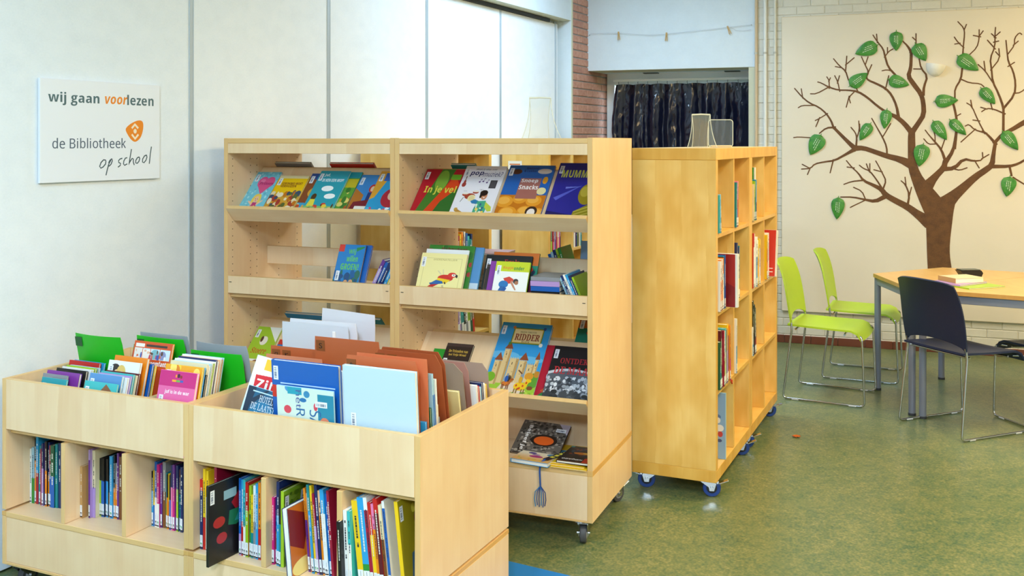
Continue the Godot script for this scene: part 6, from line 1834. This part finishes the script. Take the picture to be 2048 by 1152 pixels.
	for k in 3:
		var f: Node3D = thing("flat_book", ["lowest", "middle", "uppermost"][k] + " of three yellow booklets under the flame-covered magazine", "book", flat.call(1.575 - 0.012 * k, y + 0.0046 * k, 0.010 - 0.012 * k, 0.04 * k - 0.02), g)
		book(f, 0.0042, 0.235, 0.150, [[1.0, lin("yellow")]], lin("yellow"))
	o = face(flat.call(1.592, y + 0.0142, -0.014, -0.02), 0.135, 0.2, 0.010, "black", "flames", "black magazine with orange flames on top of the yellow booklets", g, false)
	lettering(o, "NINJAGO", 0.100, 0.040, 0.085, 0.016, 0.0105, mat("e8e0dc", 0.5), "Droid Sans", true, 0.1, PI)
	# bookmark ribbon with tassel, lying on the pile and hanging over the edge
	var bm := thing("bookmark", "black bookmark strip with yellow pictures and a hanging blue tassel", "bookmark", F_SHELF * at(1.530, 0, 0))
	var s := MB.new()
	s.xf = Transform3D(Basis(Vector3.UP, -0.42), Vector3(0.052, y + 0.0222, -0.085))
	s.box(Vector3.ZERO, Vector3(0.026, 0.001, 0.17), 0.0)
	var strip := put(s, "strip", mat("1e2430", 0.4), bm)
	var pc := MB.new()
	pc.xf = s.xf
	for k in 5: pc.box(Vector3(0.002, 0.0007, -0.065 + 0.027 * k), Vector3(0.018, 0.0006, 0.017), 0.0)
	put(pc, "picture", mat("d9cf4a", 0.5), strip)
	var cd := MB.new()
	cd.tube(_bend([Vector3(0.018, y + 0.0215, -0.012), Vector3(0.004, y + 0.012, 0.0075), Vector3(0.0, y - 0.02, 0.0072), Vector3(0.003, 0.222, 0.0055)], 0.01), 0.0036, 8)
	var cord := put(cd, "cord", mat("24509a", 0.7), bm)
	for k in 6:
		var a := (k - 2.5) * 0.0065
		var tl := MB.new()
		tl.tube([Vector3(0.003, 0.224, 0.0055), Vector3(0.003 + a * 1.3, 0.200, 0.0085), Vector3(0.002 + a * 1.5, 0.170, 0.0065), Vector3(0.002 + a * 1.2, 0.140 + 0.006 * (k % 2), 0.0062)], 0.0018, 6)
		put(tl, "tassel_strand", mat(["2f86c4", "24509a", "1d3f80"][k % 3], 0.7), cord)


# ---------------------------------------------------------------- books in the cube shelves
func _cube_books() -> void:
	var g := "books in the birch cube shelves"
	var y1 := 0.1345
	var y2 := 0.5096
	var y3 := 0.8731
	var y4 := 1.2366
	y2 = 0.081 + 0.4045; y3 = y2 + 0.351; y4 = y3 + 0.351
	row(F_CUBE, 0.050, y4, 0.006, ["9|170|turquoise|0|s", "8|175|pale blue,teal|40|s"], "the top left cube", g, 0.06, 0.17)
	row(F_CUBE, 0.404, y4, 0.006, ["20|215|teal,sky blue|40|s", "18|220|pink,red|60|s"], "the second cube of the top row", g, 0.0, 0.17)
	row(F_CUBE, 0.832, y4, 0.006, ["16|190|cream|0|s", "18|205|lime,green|60|s", "12|208|green|0|s", "16|212|sky blue,navy|45|s"], "the third cube of the top row", g, 0.0, 0.16)
	var o := face(F_CUBE * Transform3D(Basis(Vector3.UP, PI / 2 - 0.04), Vector3(0.920, y4 + 0.0005, -0.004)), 0.20, 0.275, 0.020, "white", "", "tall white-edged book with a green forest cover in the top row", g, false)
	var p := MB.new()
	p.prism(PackedVector2Array([Vector2(0.006, 0.0), Vector2(0.2, 0.0), Vector2(0.2, 0.275), Vector2(0.006, 0.275)]), -0.0006, 0.0002)
	put(p, "cover_print", art("forest"), o)
	row(F_CUBE, 0.046, y3, 0.006, ["18|225|white,peach|60|s", "16|228|orange|0|s", "14|232|white,orange|60|s", "16|235|orange,white|70|s", "12|238|black,white|60|s", "20|240|sky blue,blue|50|s", "20|243|blue|0|s"], "the left cube of the second row", g, 0.0, 0.2)
	o = face(F_CUBE * Transform3D(Basis(Vector3.UP, PI / 2 - 0.02), Vector3(0.190, y3 + 0.0005, 0.055)), 0.26, 0.245, 0.028, "white", "", "red book with yellow capitals pulled out of the cube shelf, white spine outwards", g, false)
	p = MB.new()
	p.prism(PackedVector2Array([Vector2(0.010, 0.001), Vector2(0.259, 0.001), Vector2(0.259, 0.244), Vector2(0.010, 0.244)]), -0.0006, 0.0002)
	put(p, "cover_print", art("redshow"), o)
	var back_side := node("cover_lettering", Transform3D(Basis(Vector3.UP, PI), Vector3(0.26, 0, 0)), o)
	lettering(back_side, "FESTIVAL", 0.045, 0.205, 0.150, 0.026, 0.0007, mat("f0c83a", 0.5))
	row(F_CUBE, 0.404, y3, 0.006, ["22|275|navy,blue|70|s", "20|268|blue,navy|50|s", "18|250|navy,yellow|40|s", "16|255|teal|0|s"], "the second cube of the second row", g, 0.0, 0.2)
	row(F_CUBE, 0.832, y3, 0.006, ["22|285|red,white|75|s", "34|280|white|0|s", "30|262|white,sky blue|60|s", "28|255|sky blue,white|50|s", "22|240|white,peach|60|s", "24|245|yellow,white|80|s", "22|238|yellow,lilac|80|s"], "the third cube of the second row", g, 0.0, 0.2)
	row(F_CUBE, 1.206, y3, 0.006, ["24|245|yellow,orange|70|s", "26|255|white|0|s", "24|252|pale blue,white|50|s"], "the fourth cube of the second row", g, 0.0, 0.2)
	o = face(F_CUBE * Transform3D(Basis(Vector3(0, 0, 1), -0.20) * Basis(Vector3.UP, PI / 2), Vector3(1.300, y3 + 0.007, 0.04)), 0.22, 0.262, 0.030, "white", "", "bright red book leaning out of the cube shelf towards the green chairs", g, false)
	p = MB.new()
	p.prism(PackedVector2Array([Vector2(0.006, 0.001), Vector2(0.219, 0.001), Vector2(0.219, 0.261), Vector2(0.006, 0.261)]), -0.0006, 0.0002)
	put(p, "cover_print", art("redplain"), o)
	row(F_CUBE, 0.046, y2, 0.006, ["26|215|dark green,teal|50|s", "24|262|maroon|0|s", "18|250|brown,crimson|60|s", "16|255|crimson|0|s", "18|250|white,lime|50|s", "16|248|sky blue,white|60|s", "20|256|turquoise|0|s", "22|250|tan,lilac|60|s", "30|266|yellow,purple|80|s", "18|258|orange,magenta|40|s"], "the left cube of the third row", g, 0.03, 0.2, 0.372)
	row(F_CUBE, 0.404, y2, 0.006, ["16|262|white,sky blue|50|s", "14|255|turquoise,white|50|s"], "the second cube of the third row", g, 0.0, 0.2)
	row(F_CUBE, 0.832, y2, 0.006, ["16|150|white,sky blue|40|s", "26|285|black|0", "24|262|black,maroon|30|s", "24|240|navy,crimson|35|s"], "the third cube of the third row", g, 0.09, 0.2)
	o = face(F_CUBE * Transform3D(Basis(Vector3.UP, PI / 2), Vector3(0.185, y1 + 0.0005, 0.002)), 0.25, 0.305, 0.010, "pale blue", "", "tall light blue picture book alone in the lowest left cube", g, false)
	p = MB.new()
	p.prism(PackedVector2Array([Vector2(0.001, 0.001), Vector2(0.249, 0.001), Vector2(0.249, 0.304), Vector2(0.001, 0.304)]), -0.0006, 0.0002)
	put(p, "cover_print", art("skykids"), o)
	# orange-red ribbon over the shelf edge
	var rb := thing("ribbon", "small orange-red ribbon lying over the third row's shelf edge", "ribbon", F_CUBE * at(0.285, y2, -0.004))
	var r := MB.new()
	r.tube([Vector3(-0.03, 0.002, -0.03), Vector3(-0.005, 0.003, 0.002), Vector3(0.006, -0.004, 0.008), Vector3(0.012, -0.022, 0.009), Vector3(0.024, -0.012, 0.010), Vector3(0.030, -0.03, 0.008)], 0.003, 6)
	put(r, "ribbon_band", mat("d2461c", 0.6), rb)


# ---------------------------------------------------------------- small things
func _stand(o: Node3D, wt: float, wb: float, h: float) -> void:
	for k in 2:
		var f := -1.0 if k else 1.0
		var g := []
		for i in 13:
			var t := i / 12.0
			var w := lerpf(wb, wt, 1.0 - pow(1.0 - t, 2.2)) * (1.0 if k == 0 else lerpf(0.55, 1.0, pow(t, 1.5)))
			var r := []
			for j in 7:
				var u := j / 3.0 - 1.0
				r.append(Vector3(w * 0.5 * u, h * t, f * (0.004 + 0.045 * pow(1.0 - t, 1.3))))
			if k: r.reverse()
			g.append(r)
		var b := MB.new()
		b.shell(g, 0.003)
		put(b, "acrylic_leaf", M.acrylic, o)
		for e in [0, 6]:
			var pts := []
			for r in g: pts.append(r[e])
			var tb := MB.new()
			tb.tube(pts, 0.0016, 6)
			put(tb, "edge_glow_rim", mat("dfe3d6", 0.15), o)  # whitish rim: the bright glow of acrylic edges put into the colour
	var tp := MB.new()
	tp.tube([Vector3(-wt * 0.5, h, 0.0), Vector3(0, h + 0.002, 0.0), Vector3(wt * 0.5, h, 0.0)], 0.0035, 8)
	put(tp, "edge_glow_rim", mat("dfe3d6", 0.15), o)
	var bs := MB.new()
	bs.box(Vector3(0, 0.004, 0), Vector3(wb * 0.35, 0.007, 0.09), 0.001)
	put(bs, "acrylic_foot", M.acrylic, o)

func _small_things() -> void:
	var cam_turn := func(p: Vector3) -> Transform3D: return Transform3D(Basis(Vector3.UP, atan2(-p.x, -p.z) + 0.12), p)
	var o := thing("brochure_stand", "flared clear acrylic stand on top of the tall right bookcase", "stand", cam_turn.call(F_SHELF * Vector3(1.440, 1.6133, -0.25)), "clear acrylic stands")
	_stand(o, 0.092, 0.165, 0.172)
	o = thing("brochure_stand", "flared clear acrylic stand on the birch cube shelf", "stand", cam_turn.call(F_CUBE * Vector3(0.40, 1.5705, -0.165)), "clear acrylic stands")
	_stand(o, 0.088, 0.142, 0.160)
	o = thing("brochure_stand", "square clear acrylic stand with rounded corners on the birch cube shelf", "stand", cam_turn.call(F_CUBE * Vector3(0.56, 1.5705, -0.105)), "clear acrylic stands")
	var rr := PackedVector2Array()
	for c in [[0.046, 0.124, 0.0], [-0.046, 0.124, PI / 2], [-0.046, 0.018, PI], [0.046, 0.018, PI * 1.5]]:
		for k in 6: rr.append(Vector2(c[0] + 0.014 * cos(c[2] + PI / 2 * k / 5.0), c[1] + 0.014 * sin(c[2] + PI / 2 * k / 5.0)))
	var b := MB.new()
	b.prism(rr, -0.002, 0.002)
	put(b, "acrylic_plate", M.acrylic, o)
	var pts := []
	for p in rr: pts.append(Vector3(p.x, p.y, 0))
	pts.append(pts[0])
	b = MB.new()
	b.tube(pts, 0.0020, 6, false)
	put(b, "edge_glow_rim", mat("dfe3d6", 0.15), o)  # edge glow drawn as a pale strip round the plate
	b = MB.new()
	b.box(Vector3(0, 0.006, 0), Vector3(0.10, 0.010, 0.05), 0.002)
	put(b, "stand_base", mat("d9c9a4", 0.3), o)

	# line with three clothes pegs across the bulkhead
	o = thing("string_line", "thin string stretched across the bulkhead above the curtained window", "string", F_BACK)
	b = MB.new()
	b.tube([Vector3(-1.377, 2.505, 0.016), Vector3(-1.36, 2.515, 0.018), Vector3(-1.12, 2.512, 0.020), Vector3(-0.852, 2.486, 0.020), Vector3(-0.714, 2.490, 0.020), Vector3(-0.23, 2.524, 0.020), Vector3(-0.03, 2.540, 0.016)], 0.0014, 6)
	put(b, "string", mat("b8bcc4", 0.7), o)
	for x in [-1.377, -0.028]:
		b = MB.new()
		b.tube([Vector3(x, 2.505 if x < -1.0 else 2.540, 0.0), Vector3(x, 2.505 if x < -1.0 else 2.540, 0.018)], 0.003, 8)
		put(b, "hook", mat("8a8c90", 0.4, 0.6), o)
	b = MB.new()
	b.tube([Vector3(-0.19, 2.525, 0.019), Vector3(-0.15, 2.500, 0.018), Vector3(-0.09, 2.492, 0.017), Vector3(-0.03, 2.50, 0.016)], 0.0012, 6)
	put(b, "loose_end", mat("b8bcc4", 0.7), o)
	var pl := ["wooden clothes peg on the string, the one nearest the brick pier", "wooden clothes peg on the string, the middle one of three", "wooden clothes peg on the string, the slanting one near the pipes"]
	var pp := [[-1.120, 2.512, 0.06], [-0.714, 2.490, -0.05], [-0.213, 2.525, 0.35]]
	for k in 3:
		var w := thing("clothes_peg", pl[k], "clothes peg", F_BACK * Transform3D(Basis(Vector3(0, 0, 1), pp[k][2]), Vector3(pp[k][0], pp[k][1], 0.020)), "pegs on the string")
		for s in [-1.0, 1.0]:
			b = MB.new()
			b.prism(PackedVector2Array([Vector2(0.0008 * s, 0.012), Vector2(0.006 * s, 0.012), Vector2(0.0075 * s, -0.02), Vector2(0.010 * s, -0.058), Vector2(0.005 * s, -0.058), Vector2(0.0008 * s, -0.012)]), -0.005, 0.005)
			put(b, "jaw", mat("c9a262", 0.6), w)
		b = MB.new()
		b.tube([Vector3(-0.008, -0.018, 0), Vector3(0.008, -0.018, 0)], 0.0035, 8)
		put(b, "spring", M.steel, w)

	# dark plastic curtain on its rail
	var cu := thing("curtain", "glossy black plastic curtain hanging in folds before the niche window", "curtain", F_BACK * at(0, 0, -0.36))
	var n1 := noise(1.0, 77, 3)
	var g := []
	for i in 61:
		var t := i / 60.0
		var r := []
		for j in 181:
			var u := j / 180.0
			var x := lerpf(-1.235, -0.052, u)
			var ph := u * 50.0 + 2.0 * n1.get_noise_2d(u * 6.0, 0.0) + 0.9 * n1.get_noise_2d(u * 5.0, t * 2.0)
			var amp := 0.012 + 0.018 * smoothstep(0.0, 0.25, t) + 0.010 * n1.get_noise_2d(u * 4.0, t * 2.0)
			var crease := 0.012 * absf(n1.get_noise_2d(u * 11.0 + t * 2.0, t * 7.0 - u * 3.0))
			var edge := -0.03 * pow(1.0 - u, 8.0) * sin(t * 5.0) * 1.2
			r.append(Vector3(x + edge + 0.02 * n1.get_noise_2d(u * 3.0, t * 3.0) * t, 0.96 + 1.135 * (1.0 - t) + 0.008 * absf(sin(u * 24.0)) * (1.0 - t), amp * sin(ph) + crease))
		g.append(r)
	g.reverse()
	b = MB.new()
	b.shell(g, 0.0015)
	put(b, "cloth", mat("10142a", 0.18), cu)
	b = MB.new()
	b.box(Vector3(-0.66, 2.135, 0.0), Vector3(1.20, 0.022, 0.02), 0.003)
	put(b, "rail", mat("e2e4e2", 0.4), cu)
	for k in 14:
		b = MB.new()
		b.tube([Vector3(-1.21 + 0.086 * k, 2.126, 0.0), Vector3(-1.212 + 0.086 * k, 2.112, 0.004), Vector3(-1.208 + 0.086 * k, 2.096, 0.004)], 0.0022, 6)
		put(b, "hook", mat("55585e", 0.4, 0.6), cu)
	for q in [[-0.93, "dark flush lamp fitting in the niche soffit, nearer the brick pier"], [-0.23, "dark flush lamp fitting in the niche soffit, nearer the corner pipes"]]:
		var w := thing("soffit_fitting", q[1], "lamp", F_BACK * at(q[0], 2.199, -0.40), "fittings in the niche soffit")
		b = MB.new()
		b.box(Vector3.ZERO, Vector3(0.13, 0.014, 0.09), 0.003)
		put(b, "housing", mat("3a403e", 0.5), w)

	# things on the floor
	o = thing("floor_mat", "bright blue foam mat on the floor between bin and tall bookcase", "mat", Transform3D())
	b = MB.new()
	b.xf = Transform3D(Basis(Vector3.RIGHT, -PI / 2), Vector3.ZERO)
	b.prism(PackedVector2Array([Vector2(-0.03, 3.838), Vector2(1.0, 3.250), Vector2(0.80, 2.90), Vector2(0.03, 3.34)]), 0.0005, 0.010)
	put(b, "foam_sheet", mat("0f7ad0", 0.6), o)
	o = thing("paper_scrap", "crumpled orange scrap lying on the green floor by the cube shelves", "scrap", Transform3D(Basis(Vector3.UP, 0.4), Vector3(1.54, 0, -5.469)))
	g = []
	for i in 7:
		var r := []
		for j in 7:
			var x := (j - 3) * 0.007; var z := (i - 3) * 0.006
			r.append(Vector3(x * (1.0 - 0.08 * absf(i - 3)), 0.004 + 0.009 * absf(n1.get_noise_2d(i * 0.9, j * 0.9)) + 0.001 * ((i * j) % 3), -z))
		g.append(r)
	b = MB.new()
	b.shell(g, 0.0012)
	put(b, "crumpled_sheet", mat("c8661c", 0.7), o)
